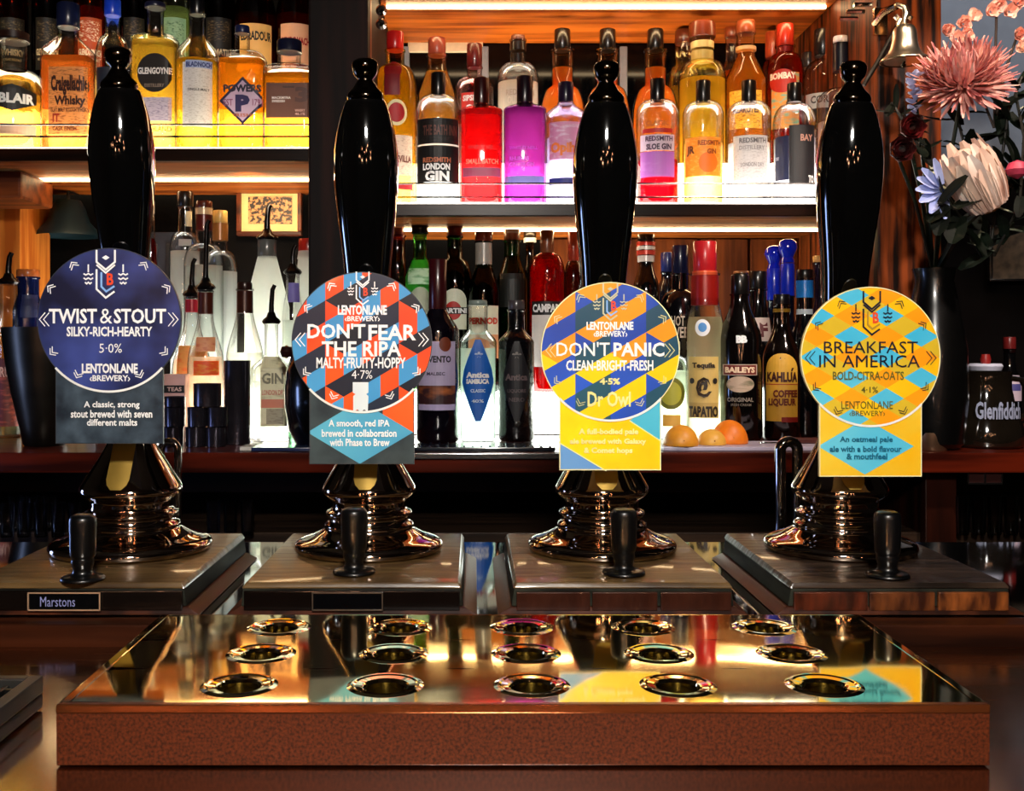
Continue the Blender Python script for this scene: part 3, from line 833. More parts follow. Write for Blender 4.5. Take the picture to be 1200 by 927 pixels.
def bottle(px, w, top, where, d, label, glass='#ffffff', liq=None, fill=None, shoulder=.62, neck=.74, nw=.28, form='round', sq=0, kd=.6,
           cap=None, cap_bot=None, cap_w=None, cap2=None, labels=(), texts=(), opaque=None, pourer=None, group=None, name='bottle', ltr=.22, belly=None, base=None, stopper=None):
    """px: centre, w: width in pixels, top: pixel row of its top, d: distance of its axis"""
    s = d/F
    zb = SHELF_Z[where] if base is None else base
    t = thing(name, label, 'bottle', ((px-CX)*s, d, CZ+zb), random.uniform(-.02, .02), group)
    Rr = w/2*s
    H = (CY-top)*s-zb
    cap_px = (cap_bot-top) if cap_bot else 0
    zc = H-cap_px*s                       # underside of the cap
    zs, zn = shoulder*H, neck*H
    nr = Rr*nw if nw < 1 else nw*s/2
    nf = lambda z: 1 if z <= zs else max(0, 1-(z-zs)/max(zn-zs, 1e-5))
    prof = [(Rr*.86, 0), (Rr*.96, .0025), (Rr, .007)]
    if belly:
        for u, k in belly: prof.append((Rr*k, .007+(zs-.007)*u))
    prof.append((Rr, zs*.6)) if not belly else None
    prof.append((Rr, zs))
    for k in range(1, 9):
        u = k/8
        if form == 'round': rr = nr+(Rr-nr)*math.sqrt(max(0, 1-u*u))
        elif form == 'cone': rr = Rr+(nr-Rr)*u
        else: rr = Rr+(nr-Rr)*(u*u*(3-2*u))
        prof.append((rr, zs+(zn-zs)*u))
    ztop = zc+.002 if cap else H
    prof += [(nr, zn+(ztop-zn)*.5), (nr, ztop-.004), (nr*1.12, ztop-.003), (nr*1.12, ztop)]
    prof = [p for i, p in enumerate(prof) if i == 0 or p[1] >= prof[i-1][1]]
    mat = opaque if opaque else thin_glass(glass)
    q = MB(); q.lathe(prof, 28, sq=sq, kd=kd if sq else 1, nf=nf)
    q.build('glass_body', mat, t, sharp=1.0)
    if liq and not opaque:
        fz = (fill if fill else .60)*H
        lp = [(r*.93, max(z, .006)) for r, z in prof if z < fz and z >= 0]
        lp = [(r, z) for i, (r, z) in enumerate(lp) if i == 0 or z > lp[i-1][1]+1e-5 or r != lp[i-1][0]]
        # radius at the fill line
        rf = Rr*.93
        for a, b in zip(prof, prof[1:]):
            if a[1] <= fz <= b[1] and b[1] > a[1]: rf = (a[0]+(b[0]-a[0])*(fz-a[1])/(b[1]-a[1]))*.93
        lp.append((rf, fz))
        q = MB(); q.lathe(lp, 28, sq=sq, kd=kd if sq else 1, nf=nf)
        q.build('liquid', liquid(liq, ltr), t, sharp=1.0)
    def rad(z):
        for a, b in zip(prof, prof[1:]):
            if a[1] <= z <= b[1] and b[1] > a[1]: return a[0]+(b[0]-a[0])*(z-a[1])/(b[1]-a[1])
        return nr
    def mapf(off):
        def f(u, z):
            r = rad(min(max(z, .003), H))
            if sq:
                e = nf(z); kk = 1+(kd-1)*e; qq = 2+(sq-2)*e
                x = max(-r*.995, min(r*.995, u))
                yy = r*kk*(1-abs(x/r)**qq)**(1/qq)
                return (x, -yy-off, z)
            th = u/(r+off)
            return (math.sin(th)*(r+off), -math.cos(th)*(r+off), z)
        return f
    df = d-Rr*(kd if sq else 1)
    sf = df/F
    UZ = lambda x, y: ((x-CX)*sf-(px-CX)*s, (CY-y)*sf-zb)
    if cap:
        cw = (cap_w or w*.36)/2*s
        q = MB()
        q.lathe([(cw*.96, zc), (cw, zc+.001), (cw, H-.002), (cw*.93, H)], 20)
        q.build('cap', pbr(cap, .28, 0, coat=.3, key='cap'), t, sharp=.7)
        if cap2:      # (colour, y0, y1, width) foil or collar on the neck
            for c_, ya, yb, ww in cap2:
                q = MB(); za, zb_ = (CY-yb)*s-zb, (CY-ya)*s-zb; rw = ww/2*s
                q.lathe([(rw, za), (rw, zb_)], 20)
                q.build('collar', pbr(c_, .3, .1, coat=.3, key='collar'), t, sharp=.7)
    if stopper:
        q = MB(); q.lathe([(0, H), (stopper*s/2, H), (stopper*s/2, H+.012), (0, H+.014)], 18); q.build('stopper', pbr('#2a1208', .4), t)
    if pourer:       # pixel row of the spout tip
        zt = (CY-pourer)*s-zb
        q = MB(); q.lathe([(nr*1.25, H-.002), (nr*1.4, H+.002), (nr*1.2, H+.006), (nr*.75, H+.010), (nr*.5, H+.018)], 16)
        q.tube([(0, 0, H+.016), (0, 0, H+.03), (.002, 0, zt-.008), (.006, 0, zt)], [nr*.42, nr*.36, nr*.33, nr*.30], 10)
        q.build('pour_spout', pbr('#1a1818', .2, .7, key='pourer'), t, sharp=.8)
    mf0, mf1 = mapf(.0006), mapf(.0011)
    k = 0
    for L in labels:        # (kind, x0, x1, y0, y1, colour [, colour 2])
        kind, x0, x1, y0, y1, c = L[:6]
        a0, b1 = UZ(x0, y0); a1, b0 = UZ(x1, y1)
        cx, cz = (a0+a1)/2, (b0+b1)/2; hw, hh = (a1-a0)/2, (b1-b0)/2
        lim = (1.45*Rr if not sq else Rr*.97)
        if kind == 'rect': poly = [(a0, b0), (a1, b0), (a1, b1), (a0, b1)]
        elif kind == 'disc': poly = [(cx+hw*math.cos(a), cz+hh*math.sin(a)) for a in [2*math.pi*q_/28 for q_ in range(28)]]
        elif kind == 'diamond': poly = [(cx-hw, cz), (cx, cz-hh), (cx+hw, cz), (cx, cz+hh)]
        elif kind == 'hex': poly = [(a0, cz-hh*.35), (cx, b0), (a1, cz-hh*.35), (a1, cz+hh*.45), (cx, b1), (a0, cz+hh*.45)]
        elif kind == 'arch': poly = [(a0, b0), (a1, b0)]+[(cx+hw*math.cos(a), b1-hw+hw*math.sin(a)) for a in [math.pi*q_/14 for q_ in range(15)]]
        elif kind == 'kite': poly = [(cx-hw*.15, b0), (cx+hw*.15, b0), (cx+hw, cz-hh*.05), (cx+hw*.85, cz+hh*.25), (cx+hw*.33, b1-hh*.2), (cx+hw*.15, b1), (cx-hw*.15, b1), (cx-hw*.33, b1-hh*.2), (cx-hw*.85, cz+hh*.25), (cx-hw, cz-hh*.05)]
        q = MB()
        mfk = mapf(.0006+.00025*k); k += 1
        n = 12; m_ = 6
        for j in range(n):
            xa, xb = max(-lim, a0)+(min(lim, a1)-max(-lim, a0))*j/n, max(-lim, a0)+(min(lim, a1)-max(-lim, a0))*(j+1)/n
            pl = clip_half(clip_half(poly, 1, 0, xb), -1, 0, -xa)
            for r_ in range(m_):
                za, zb2 = b0+(b1-b0)*r_/m_, b0+(b1-b0)*(r_+1)/m_
                pp = clip_half(clip_half(pl, 0, 1, zb2), 0, -1, -za) if len(pl) > 2 else []
                if len(pp) > 2: q.add([mfk(*p) for p in pp], [tuple(range(len(pp)))])
        if q.f: q.build('label', pbr(c, .5, 0, key='paper', var=.06) if len(L) < 7 else pbr(c, .5, 0, col2=L[6], scale=(L[7] if len(L) > 7 else 160)*1.6, ramp=(.5, .68), stretch=(.45, 1, 1.5), key='printed_paper'), t, sharp=0)
    groups = {}
    for T in texts:          # (string, x0, x1, y0, y1, colour [, bold])
        groups.setdefault(T[5], []).append(T)
    for c, L in groups.items():
        q = MB(); mt = mapf(.0008+.00025*k)
        for T in L:
            (a0, b1), (a1, b0) = UZ(T[1], T[3]), UZ(T[2], T[4])
            put_text(q, T[0], a0, a1, b0, b1, mt, T[6] if len(T) > 6 else .03)
        q.build('lettering', pbr(c, .5, key='ink'), t, sharp=0)
    return t

FA, FB = 1.935, 2.095          # front and rear row on the upper shelves
# === whisky shelf, front row
AMB, GOLD, ORG = '#ffcc60', '#ffd868', '#ff9a28'
bottle(16, 74, 47, 'L', FA, 'squat amber whisky bottle with black hexagonal label, far left front row', liq=AMB, fill=.50, shoulder=.50, neck=.74, nw=.40, cap='#1a1512', cap_bot=50, cap_w=36, stopper=34,
       labels=[('hex', -16, 43, 97, 129, '#15130f'), ('rect', -10, 42, 144, 157, '#e8b898')], texts=[('BALBLAIR', -28, 40, 108, 120, '#f4f0e8', .05)])
bottle(80, 58, 5, 'L', FA, 'square orange whisky bottle covered in ornate dark script, navy cap', liq='#ffa858', fill=.64, shoulder=.66, neck=.80, nw=.40, sq=6, kd=.62, form='s', cap='#141a38', cap_bot=33, cap_w=26,
       labels=[('rect', 57, 104, 78, 157, '#f49a50', '#b05a28', 190)], texts=[('Craigellachie', 60, 103, 88, 112, '#3a1408', .05), ('Whisky', 64, 100, 112, 126, '#3a1408', .04), ('ISLAY MALT SCOTCH WHISKY', 60, 103, 126, 131, '#4a1c0c', .02), ('IT', 62, 70, 133, 143, '#b03018', .04), ('CASK FINISH', 62, 90, 148, 153, '#5a2408', .02)])
bottle(132, 42, 0, 'L', FA+.01, 'clear whisky bottle with bright blue cap half hidden by left pump handle', liq='#f4e0b0', fill=.5, shoulder=.55, neck=.78, nw=.38, cap='#1a46d8', cap_bot=19, cap_w=19,
       labels=[('rect', 111, 152, 78, 121, '#1c2230'), ('rect', 111, 152, 122, 160, '#e8e0d0')])
bottle(182, 50, 4, 'L', FA, 'square golden whisky bottle with round black label, second from handle', liq=GOLD, fill=.74, shoulder=.76, neck=.80, nw=.38, sq=7, kd=.8, form='s', cap='#1a1c34', cap_bot=10, cap_w=24,
       labels=[('disc', 161, 202, 62, 108, '#1e1410'), ('rect', 163, 203, 114, 142, '#c8b8c8', '#8a7a98', 220)], texts=[('GLENGOYNE', 162, 201, 79, 87, '#f0e8e0', .04), ('DISTILLERY', 170, 193, 98, 102, '#a08878', .02), ('HIGHLAND', 165, 201, 148, 154, '#5a3a18', .02)])
bottle(231, 50, -6, 'L', FA, 'round golden bottle with tall pale grey label and long clear neck', liq='#ffcf48', fill=.58, shoulder=.62, neck=.76, nw=.36, cap='#0c0c10', cap_bot=18, cap_w=17, form='s',
       labels=[('rect', 213, 250, 72, 148, '#e4dcd4', '#c4b8ac', 240), ('rect', 217, 250, 70, 79, '#a8b4d8')], texts=[('BLADNOCH', 218, 249, 72, 78, '#2a3470', .04), ('SINGLE MALT', 220, 246, 103, 106, '#2a241e', .02)])
t = bottle(284, 54, 31, 'L', FA, 'amber whiskey bottle with large purple diamond label reading P', liq='#ffb038', fill=.73, shoulder=.74, neck=.80, nw=.32, sq=6, kd=.7, form='round', cap='#16204a', cap_bot=40, cap_w=17,
       labels=[('diamond', 257, 312, 90, 146, '#241a3c'), ('diamond', 261, 308, 94, 142, '#c8a8c0')],
       texts=[('POWERS', 262, 306, 99, 108, '#1a1430', .05), ('P', 276, 293, 111, 131, '#241a50', .07), ('EST', 262, 273, 116, 124, '#8a4a6a', .02), ('1791', 296, 307, 116, 124, '#8a4a6a', .02), ('IRISH', 274, 295, 133, 137, '#b05a30', .02)])
bottle(339, 58, 48, 'L', FA, 'rectangular amber bottle with plain brown label and dark blue cap, right end front', liq='#ffb83c', fill=.70, shoulder=.72, neck=.78, nw=.46, sq=9, kd=.5, form='round', cap='#141830', cap_bot=62, cap_w=29,
       labels=[('rect', 312, 367, 97, 138, '#6a4030')], texts=[('RELEASE', 332, 345, 101, 103, '#1e120c', .02), ('MACKMYRA', 319, 341, 113, 116, '#f0e0d8', .02), ('SWEDISH', 319, 334, 117, 120, '#f0e0d8', .02), ('WHISKY', 346, 358, 128, 131, '#e8b0a0', .02), ('46.1%', 346, 358, 132, 135, '#e8b0a0', .02), ('3', 346, 362, 102, 120, '#54322a', .05)])
# rear row
RG = 'second row of whisky bottles'
for px, w, gl, lq, lc, tcx, txt, lab, capc in (
  (14, 36, '#a04020', '#a8300c', '#1c1812', '#8a7a5a', 'WHISKY', 'red-brown whisky bottle with dark label at the far left, rear row', '#501010'),
  (55, 34, '#6a2010', '#7a1e08', '#14110c', '#c8b890', 'GLENDRONACH', 'dark red whisky bottle with black label behind the orange square bottle', '#5a1414'),
  (105, 36, '#c87828', '#e08020', '#b04a20', '#fff0d8', 'GLENDRONACH', 'yellow-shouldered whisky bottle with copper red label, rear row', '#b89030'),
  (157, 32, '#5a2010', '#5a1606', '#12100e', '#b8a888', 'REVIVAL', 'dark whisky bottle with red cap beside the round black label bottle', '#8a1418'),
  (205, 34, '#e8f4e0', '#e8f0c0', '#88b090', '#2a5a3a', 'CASK', 'clear rear-row whisky bottle with pale green label', '#e0e4dc'),
  (256, 40, '#1a1410', '#1a0e06', '#100d0c', '#c0b090', 'TOMATIN', 'near-black whisky bottle behind the long clear neck', '#0a0a0a'),
  (299, 50, '#8a5a28', '#d08020', '#f0c070', '#181410', 'EDRADOUR', 'brown-shouldered whisky bottle with cream label reading EDRADOUR', '#141414'),
  (346, 46, '#a86838', '#d87828', '#f4b890', '#b81c28', 'BENROMACH', 'whisky bottle with pink-cream label reading BENROMACH in red', '#b0a898')):
    big = px > 280
    bottle(px, w, (-75 if not big else -60), 'LS', FB, lab, glass=gl, liq=lq, fill=.6, shoulder=.60 if not big else .56, neck=.76, nw=.36, cap=capc, cap_bot=(-52 if not big else -40), cap_w=15,
           labels=[('rect', px-w*.40, px+w*.42, 20 if not big else 27, 82 if not big else 86, lc)] + ([('rect', px-w*.34, px+w*.34, 24, 48, lc, '#6a5a40' if lc.startswith('#1') else tcx, 200)] if not big else []),
           texts=[(txt, px-w*.36, px+w*.40, 57 if not big else (36 if px < 320 else 43), 65 if not big else (47 if px < 320 else 52), tcx, .04)] + ([('HIGHLAND SINGLE MALT', px-w*.3, px+w*.3, 68, 71, tcx, .02)] if not big else [('DISTILLERY', px-w*.25, px+w*.3, 75, 78, tcx, .02)]), group=RG)

# === gin shelf, rear row (on the lit step or tall on the shelf)
bottle(463, 52, 38, 'R', 2.0, 'tall yellow gin bottle with red cap and two round red seals', liq='#ffd23c', fill=.80, shoulder=.66, neck=.82, nw=.42, cap='#c81c1c', cap_bot=60, cap_w=20, form='round', glass='#fff0a8',
       labels=[('disc', 449, 471, 68, 92, '#8a0e14'), ('rect', 450, 469, 86, 111, '#7a0c18'), ('disc', 452, 478, 116, 147, '#f8e8b0'), ('disc', 455, 475, 120, 143, '#b01018'), ('rect', 460, 486, 158, 205, '#e8d0b8', '#c8a890', 200), ('rect', 466, 487, 214, 222, '#a01820')], texts=[('SEVILLA', 462, 484, 182, 190, '#6a2010', .03)])
bottle(512, 44, 45, 'RS', FB, 'pale gold faceted gin bottle with copper cap behind the black label gin', liq='#ffd890', fill=.74, shoulder=.56, neck=.78, nw=.50, sq=5, kd=.8, form='cone', cap='#8a4030', cap_bot=66, cap_w=21, glass='#fff0d0')
bottle(556, 46, 52, 'RS', FB, 'clear rear bottle with dark red neck and red label reading SIPSMITH', glass='#ffe8e8', liq='#e83828', fill=.42, shoulder=.62, neck=.74, nw=.38, cap='#5a1818', cap_bot=80, cap_w=18,
       labels=[('rect', 539, 572, 108, 160, '#c83a34')], texts=[('SIPSMITH', 541, 570, 111, 118, '#ffffff', .04), ('8', 545, 554, 122, 134, '#ffffff', .05)])
bottle(607, 50, 42, 'RS', FB, 'clear domed gin bottle glowing white with cork and black neck band', liq='#fffdf4', fill=.64, ltr=.38, shoulder=.64, neck=.80, nw=.36, cap='#7a4a38', cap_bot=48, cap_w=17, cap2=[('#0a0a0c', 50, 60, 19), ('#14100e', 64, 76, 18)],
       texts=[('REDSMITH', 592, 628, 104, 111, '#8a8078', .02), ('OUTLAW', 594, 622, 112, 121, '#b0a8a0', .02)])
for px, hid in ((659, 'behind the pink label bottle'), (712, 'behind the third pump handle'), (768, 'right of the third pump handle')):
    t = bottle(px, 54, 35, 'RS', FB, 'round orange ribbed decanter bottle with black cap %s' % hid, liq='#ffc674', fill=.72, shoulder=.34, neck=.60, nw=.46, form='round', cap='#0c0a0a', cap_bot=60, cap_w=19, glass='#fff0d8', ltr=.38,
               belly=[(.0, .55), (.35, .85), (.7, .97)], group='orange ribbed decanter bottles')
    s = FB/F
    q = MB()
    for k in range(7):
        a0 = k*.9
        q.tube([(math.sin(a0+u*1.1)*27*s*math.sin(.5+u*1.6)*1.02, -math.cos(a0+u*1.1)*27*s*math.sin(.5+u*1.6)*1.02, .015+u*.075) for u in [j/8 for j in range(9)]], .0016, 6)
    q.lathe([(11.5*s, .138), (12.6*s, .141), (11.5*s, .144)], 20); q.lathe([(11.5*s, .150), (12.6*s, .153), (11.5*s, .156)], 20)
    q.build('glass_ribs', liquid('#ffb050', .5), t)
bottle(823, 56, 27, 'RS', FB-.02, 'broad pale gold bottle with big brown stopper, tallest behind orange label gin', liq='#f8e070', fill=.60, ltr=.35, shoulder=.58, neck=.74, nw=.46, cap='#6a2a12', cap_bot=45, cap_w=31, glass='#fff8d8', cap2=[('#e8d890', 50, 58, 27), ('#d8c878', 61, 72, 26)], form='round')
bottle(801, 40, 36, 'RS', FB+.075, 'pale gold bottle with brown stopper half hidden behind its broad twin', liq='#f0d468', fill=.60, shoulder=.58, neck=.76, nw=.5, cap='#5a2410', cap_bot=52, cap_w=20, glass='#fff8d8')
bottle(874, 48, 25, 'RS', FB-.02, 'amber orange bottle with copper cap and long neck, rear row', liq='#ffbe50', fill=.78, shoulder=.60, neck=.76, nw=.42, form='cone', cap='#9a4a28', cap_bot=40, cap_w=22, labels=[('rect', 853, 895, 105, 150, '#f8c040', '#b86a10', 160)], texts=[('AZAROTES', 858, 890, 124, 132, '#5a2a08', .04)], cap2=[('#f0c890', 56, 60, 24)])
bottle(857, 34, 32, 'RS', FB+.075, 'amber orange bottle with copper cap hidden behind its taller twin', liq='#ff9a10', fill=.7, shoulder=.60, neck=.78, nw=.4, form='cone', cap='#8a4020', cap_bot=44, cap_w=16)
bottle(920, 42, 29, 'RS', FB-.02, 'bottle with tall red ribbed cap and red badge behind the navy label gin', liq='#d84a20', fill=.8, shoulder=.66, neck=.80, nw=.5, cap='#c03018', cap_bot=55, cap_w=20, cap2=[('#8a1410', 56, 66, 19)],
       labels=[('rect', 903, 938, 84, 150, '#e09a48', '#7ab098', 70), ('disc', 900, 934, 80, 108, '#b82818')], texts=[('BOMBAY', 901, 933, 84, 92, '#ffe8d0', .05)])
bottle(905, 26, 38, 'RS', FB+.075, 'bottle with red ribbed cap hidden behind the red badge bottle', liq='#c04018', fill=.8, shoulder=.66, neck=.80, nw=.6, cap='#b84a24', cap_bot=68, cap_w=16)
bottle(964, 44, 35, 'RS', FB-.01, 'clear bottle with black cap and grey-black label near the right post', liq='#e8ecec', fill=.5, shoulder=.62, neck=.78, nw=.40, cap='#141414', cap_bot=66, cap_w=20, labels=[('rect', 942, 986, 108, 126, '#a8aca8'), ('rect', 942, 986, 126, 150, '#141414')], texts=[('CORA', 950, 978, 111, 120, '#3a3a3a', .03)])
bottle(947, 26, 62, 'RS', FB+.07, 'small clear bottle with dark cap behind the grey-black label bottle', liq='#d8dcd8', fill=.5, shoulder=.62, neck=.74, nw=.5, cap='#2a2422', cap_bot=80, cap_w=15)

# === gin shelf, front row
bottle(513.5, 53, 86, 'R', FA, 'clear gin bottle with black label reading LONDON GIN', liq='#f4fbff', ltr=.35, fill=.62, shoulder=.70, neck=.84, nw=.32, cap='#0b0b0c', cap_bot=114, cap_w=17,
       labels=[('rect', 483, 543, 138, 168, '#121214', '#2a2624', 120), ('rect', 483, 543, 170, 213, '#0a0a0d')],
       texts=[('THE BATH INN', 494, 538, 146, 158, '#6a4038', .03), ('REDSMITH', 494, 529, 184, 190, '#b86a4a', .04), ('LONDON', 494, 528, 191, 199, '#ffffff', .05), ('GIN', 497, 527, 200, 212, '#ffffff', .05)])
bottle(564, 50, 92, 'R', FA, 'bright red gin bottle with dark maroon neck', glass='#ffb0b0', liq='#f25a64', fill=.74, shoulder=.74, neck=.80, nw=.38, sq=3.2, kd=.95, form='s', cap='#300608', cap_bot=128, cap_w=18, ltr=.18,
       labels=[('rect', 542, 587, 196, 207, '#a84a6a')], texts=[('WHITLEY NEILL', 548, 582, 170, 175, '#c82028', .02), ('SMALL BATCH', 546, 584, 186, 192, '#ffa088', .02)])
q = MB()
bottle(615, 50, 90, 'R', FA, 'purple gin bottle with black cap between the red and pink label bottles', glass='#e8b8f0', liq='#cc74c0', fill=.74, shoulder=.74, neck=.80, nw=.38, sq=3.2, kd=.95, form='s', cap='#140612', cap_bot=128, cap_w=19, ltr=.35,
       labels=[('rect', 592, 638, 206, 216, '#7a78c8')], texts=[('WHITLEY NEILL', 597, 630, 171, 175, '#c850e0', .02), ('RHUBARB', 597, 620, 183, 188, '#d060e8', .03), ('GINGER GIN', 597, 626, 190, 195, '#d060e8', .03)])
bottle(663, 47, 97, 'R', FA, 'clear gin bottle with pink floral label, dark purple cap and navy base', glass='#e8e4ff', liq='#f0f0ff', ltr=.38, fill=.55, shoulder=.74, neck=.84, nw=.38, cap='#1a1028', cap_bot=122, cap_w=18, form='s',
       labels=[('rect', 641, 686, 142, 186, '#d890b8', '#e8c8e0', 70), ('rect', 641, 686, 208, 216, '#1c2468')], texts=[('Opihr', 644, 682, 166, 182, '#f08038', .05), ('ORIENTAL GIN', 646, 680, 198, 203, '#b8a8d8', .02)])
bottle(770.5, 50, 93, 'R', FA, 'sloe gin bottle with white and purple label over dark red liquid', liq='#b80c20', fill=.36, ltr=.4, shoulder=.72, neck=.84, nw=.32, cap='#0a0808', cap_bot=122, cap_w=17,
       labels=[('rect', 748, 793, 157, 176, '#e0c8d8'), ('rect', 748, 793, 177, 207, '#b468c0', '#d0a0d8', 12), ('rect', 752, 790, 150, 155, '#b82820')],
       texts=[('CLASSIC', 757, 785, 141, 147, '#8a5a3a', .02), ('REDSMITH', 756, 790, 159, 165, '#4a2a4a', .03), ('SLOE GIN', 757, 788, 168, 175, '#3a1a3a', .04)])
bottle(824, 48, 95, 'R', FA, 'gin bottle with bright orange label reading REDSMITH GIN', liq='#ffe490', fill=.5, ltr=.35, shoulder=.72, neck=.84, nw=.32, cap='#0a0a0a', cap_bot=122, cap_w=17,
       labels=[('rect', 800, 848, 160, 206, '#ff9a28', '#ffb850', 120), ('disc', 819, 842, 178, 202, '#f87818')], texts=[('REDSMITH', 818, 847, 164, 170, '#a0400c', .03), ('GIN', 829, 840, 174, 180, '#a0400c', .04), ('JR', 803, 814, 170, 182, '#6a3010', .04)])
bottle(877.5, 51, 95, 'R', FA, 'clear gin bottle with silver grey label reading REDSMITH', liq='#f8fcff', fill=.5, ltr=.38, shoulder=.72, neck=.84, nw=.32, cap='#0a0a0a', cap_bot=122, cap_w=17,
       labels=[('rect', 858, 902, 158, 211, '#d4d4d8', '#b8b8be', 200)], texts=[('REDSMITH', 866, 899, 161, 167, '#6a6a72', .03), ('DISTILLERY', 866, 897, 170, 175, '#98989e', .02), ('LONDON DRY', 868, 896, 190, 195, '#98989e', .02)])
bottle(931, 50, 98, 'R', FA, 'clear gin bottle with navy and black label reading BAY', liq='#f0f4ff', fill=.55, ltr=.35, shoulder=.66, neck=.84, nw=.34, cap='#0a0a0a', cap_bot=120, cap_w=17,
       labels=[('rect', 905, 925, 158, 210, '#1a2040'), ('rect', 925, 958, 146, 216, '#101016')], texts=[('BAY', 938, 954, 157, 165, '#b88878', .03), ('DRY', 907, 912, 182, 186, '#c8c8d8', .02), ('TO', 948, 956, 205, 214, '#e8e8e8', .04)])
bottle(985, 54, 43, 'R', FA+.02, 'tall clear gin bottle with white-topped black cap beside the right pump handle', liq='#f0e8e8', fill=.5, ltr=.35, shoulder=.60, neck=.70, nw=.30, cap='#e8e0dc', cap_bot=51, cap_w=17, cap2=[('#101420', 51, 84, 18)],
       labels=[('rect', 961, 1010, 148, 205, '#e4dcd8'), ('rect', 968, 978, 178, 212, '#a84a2a')], texts=[('LA', 964, 978, 152, 166, '#3a4a90', .03)])

# === counter, left bay
KF, KM, KB = 1.86, 1.96, 2.06
def kb(px, w, top, where, d, label, **k):
    if px < 850 and d >= 1.98: where, d = 'KS', max(d, 2.01)
    return bottle(px, w, top, where, d, label, **k)
CW = '#fafffa'
kb(217, 36, 225, 'K', KB, 'tall clear spirit bottle with black cap, tallest in the left bay', liq=CW, fill=.70, ltr=.42, shoulder=.70, neck=.80, nw=.46, cap='#14120f', cap_bot=242, cap_w=19, form='round', labels=[('rect', 215, 224, 246, 264, '#e0d8b0'), ('rect', 209, 224, 280, 288, '#b8b4a8')])
kb(239, 46, 236, 'K', KB-.03, 'clear spirit bottle with brown and cream foil top', liq=CW, fill=.66, ltr=.42, shoulder=.66, neck=.78, nw=.42, cap='#5a2410', cap_bot=244, cap_w=19, cap2=[('#e0c090', 244, 252, 20), ('#6a2014', 252, 270, 19)])
kb(258, 42, 247, 'K', KB, 'clear spirit bottle with tan and gold foil top', liq=CW, fill=.66, ltr=.42, shoulder=.64, neck=.78, nw=.42, cap='#d8b060', cap_bot=262, cap_w=17, cap2=[('#a86a30', 262, 282, 18)])
MILK = pbr('#f4f6ec', .35, coat=.4, key='frosted_glass')
def frosted():
    m, nt, out = newmat('frosted_bottle')
    a = nt.nodes.new('ShaderNodeBsdfTranslucent'); a.inputs[0].default_value = (.92, .96, .9, 1)
    b = nt.nodes.new('ShaderNodeBsdfPrincipled'); b.inputs['Base Color'].default_value = (.85, .88, .82, 1); b.inputs['Roughness'].default_value = .35
    x = nt.nodes.new('ShaderNodeMixShader'); x.inputs[0].default_value = .3
    nt.links.new(a.outputs[0], x.inputs[1]); nt.links.new(b.outputs[0], x.inputs[2]); nt.links.new(x.outputs[0], out.inputs[0])
    return m
FROST = frosted()
kb(313, 52, 280, 'K', KB-.035, 'white frosted bottle with silver neck and pourer below the picture', opaque=FROST, shoulder=.55, neck=.92, nw=.36, form='cone', cap='#5a5c58', cap_bot=304, cap_w=22, pourer=240)
kb(361, 34, 280, 'K', KB-.02, 'white frosted bottle with red ribbed cap beside the dark post', opaque=FROST, shoulder=.60, neck=.92, nw=.66, form='s', cap='#b02418', cap_bot=303, cap_w=22)
kb(343, 26, 320, 'K', 1.99, 'short clear bottle with purple neck label and pourer', liq=CW, fill=.6, ltr=.45, shoulder=.6, neck=.88, nw=.6, form='s', pourer=287, labels=[('rect', 337, 352, 331, 354, '#7a70c0')])
kb(225, 46, 346, 'K', 1.93, 'clear bottle with red neck collar and dark pourer', liq='#ffe0c8', fill=.55, ltr=.35, shoulder=.46, neck=.86, nw=.34, form='s', pourer=303, labels=[('rect', 205, 246, 405, 440, '#ffb060', '#ff8a48', 60)], cap='#2a1010', cap_bot=350, cap_w=15, cap2=[('#a82030', 351, 366, 16)])
kb(241, 42, 338, 'K', 1.875, 'clear bottle with brown neck collar, tall pourer and orange label', liq='#fff0dc', fill=.55, ltr=.35, shoulder=.50, neck=.84, nw=.40, form='s', pourer=258, labels=[('rect', 226, 258, 423, 440, '#ff5a10', '#ff9838', 90), ('rect', 228, 252, 395, 412, '#f8a878', '#e88058', 90)], cap='#14100e', cap_bot=342, cap_w=17, cap2=[('#4a1c10', 343, 368, 18)])
kb(287, 44, 331, 'K', 1.91, 'clear bottle with dark brown collar behind the tall black shaker', liq='#f8f8e8', fill=.55, ltr=.35, shoulder=.50, neck=.84, nw=.42, form='s', cap='#2a1410', cap_bot=340, cap_w=17, cap2=[('#3a1810', 341, 367, 19)])
kb(318, 46, 378, 'K', KF, 'small square clear bottle with pale printed label and pourer', liq='#f0fbf0', fill=.5, ltr=.25, shoulder=.60, neck=.74, nw=.34, sq=5, kd=.8, form='s', pourer=334, labels=[('rect', 305, 336, 418, 500, '#f0ecc8', '#d0c8a0', 60), ('rect', 306, 335, 468, 478, '#e08a70'), ('rect', 312, 332, 479, 497, '#b0a890', '#8a8070', 150)], texts=[('GIN', 307, 332, 437, 450, '#8a8870', .03), ('LONDON DRY', 307, 334, 457, 463, '#c86a58', .02)])
kb(177, 14, 235, 'K', KB, 'thin red liqueur bottle beside the left pump handle', liq='#b01a10', fill=.8, shoulder=.6, neck=.8, nw=.6, cap='#c8c0b0', cap_bot=250, cap_w=8)
kb(10, 28, 378, 'K', 1.88, 'small clear bottle with steel pourer at the far left edge', base=-.165+.10, liq='#e8e0c0', fill=.5, shoulder=.5, neck=.8, nw=.5, form='s', pourer=296, cap='#e8e4d8', cap_bot=330, cap_w=18) if False else kb(10, 30, 332, 'K', 1.93, 'clear bottle with steel pourer at the far left edge', liq='#d8e8c0', fill=.5, shoulder=.62, neck=.84, nw=.6, form='s', pourer=296, labels=[('rect', -4, 22, 420, 500, '#6a2a20', '#b85038', 60)], texts=[('RUM', 0, 18, 430, 442, '#e8b8a0', .03)])
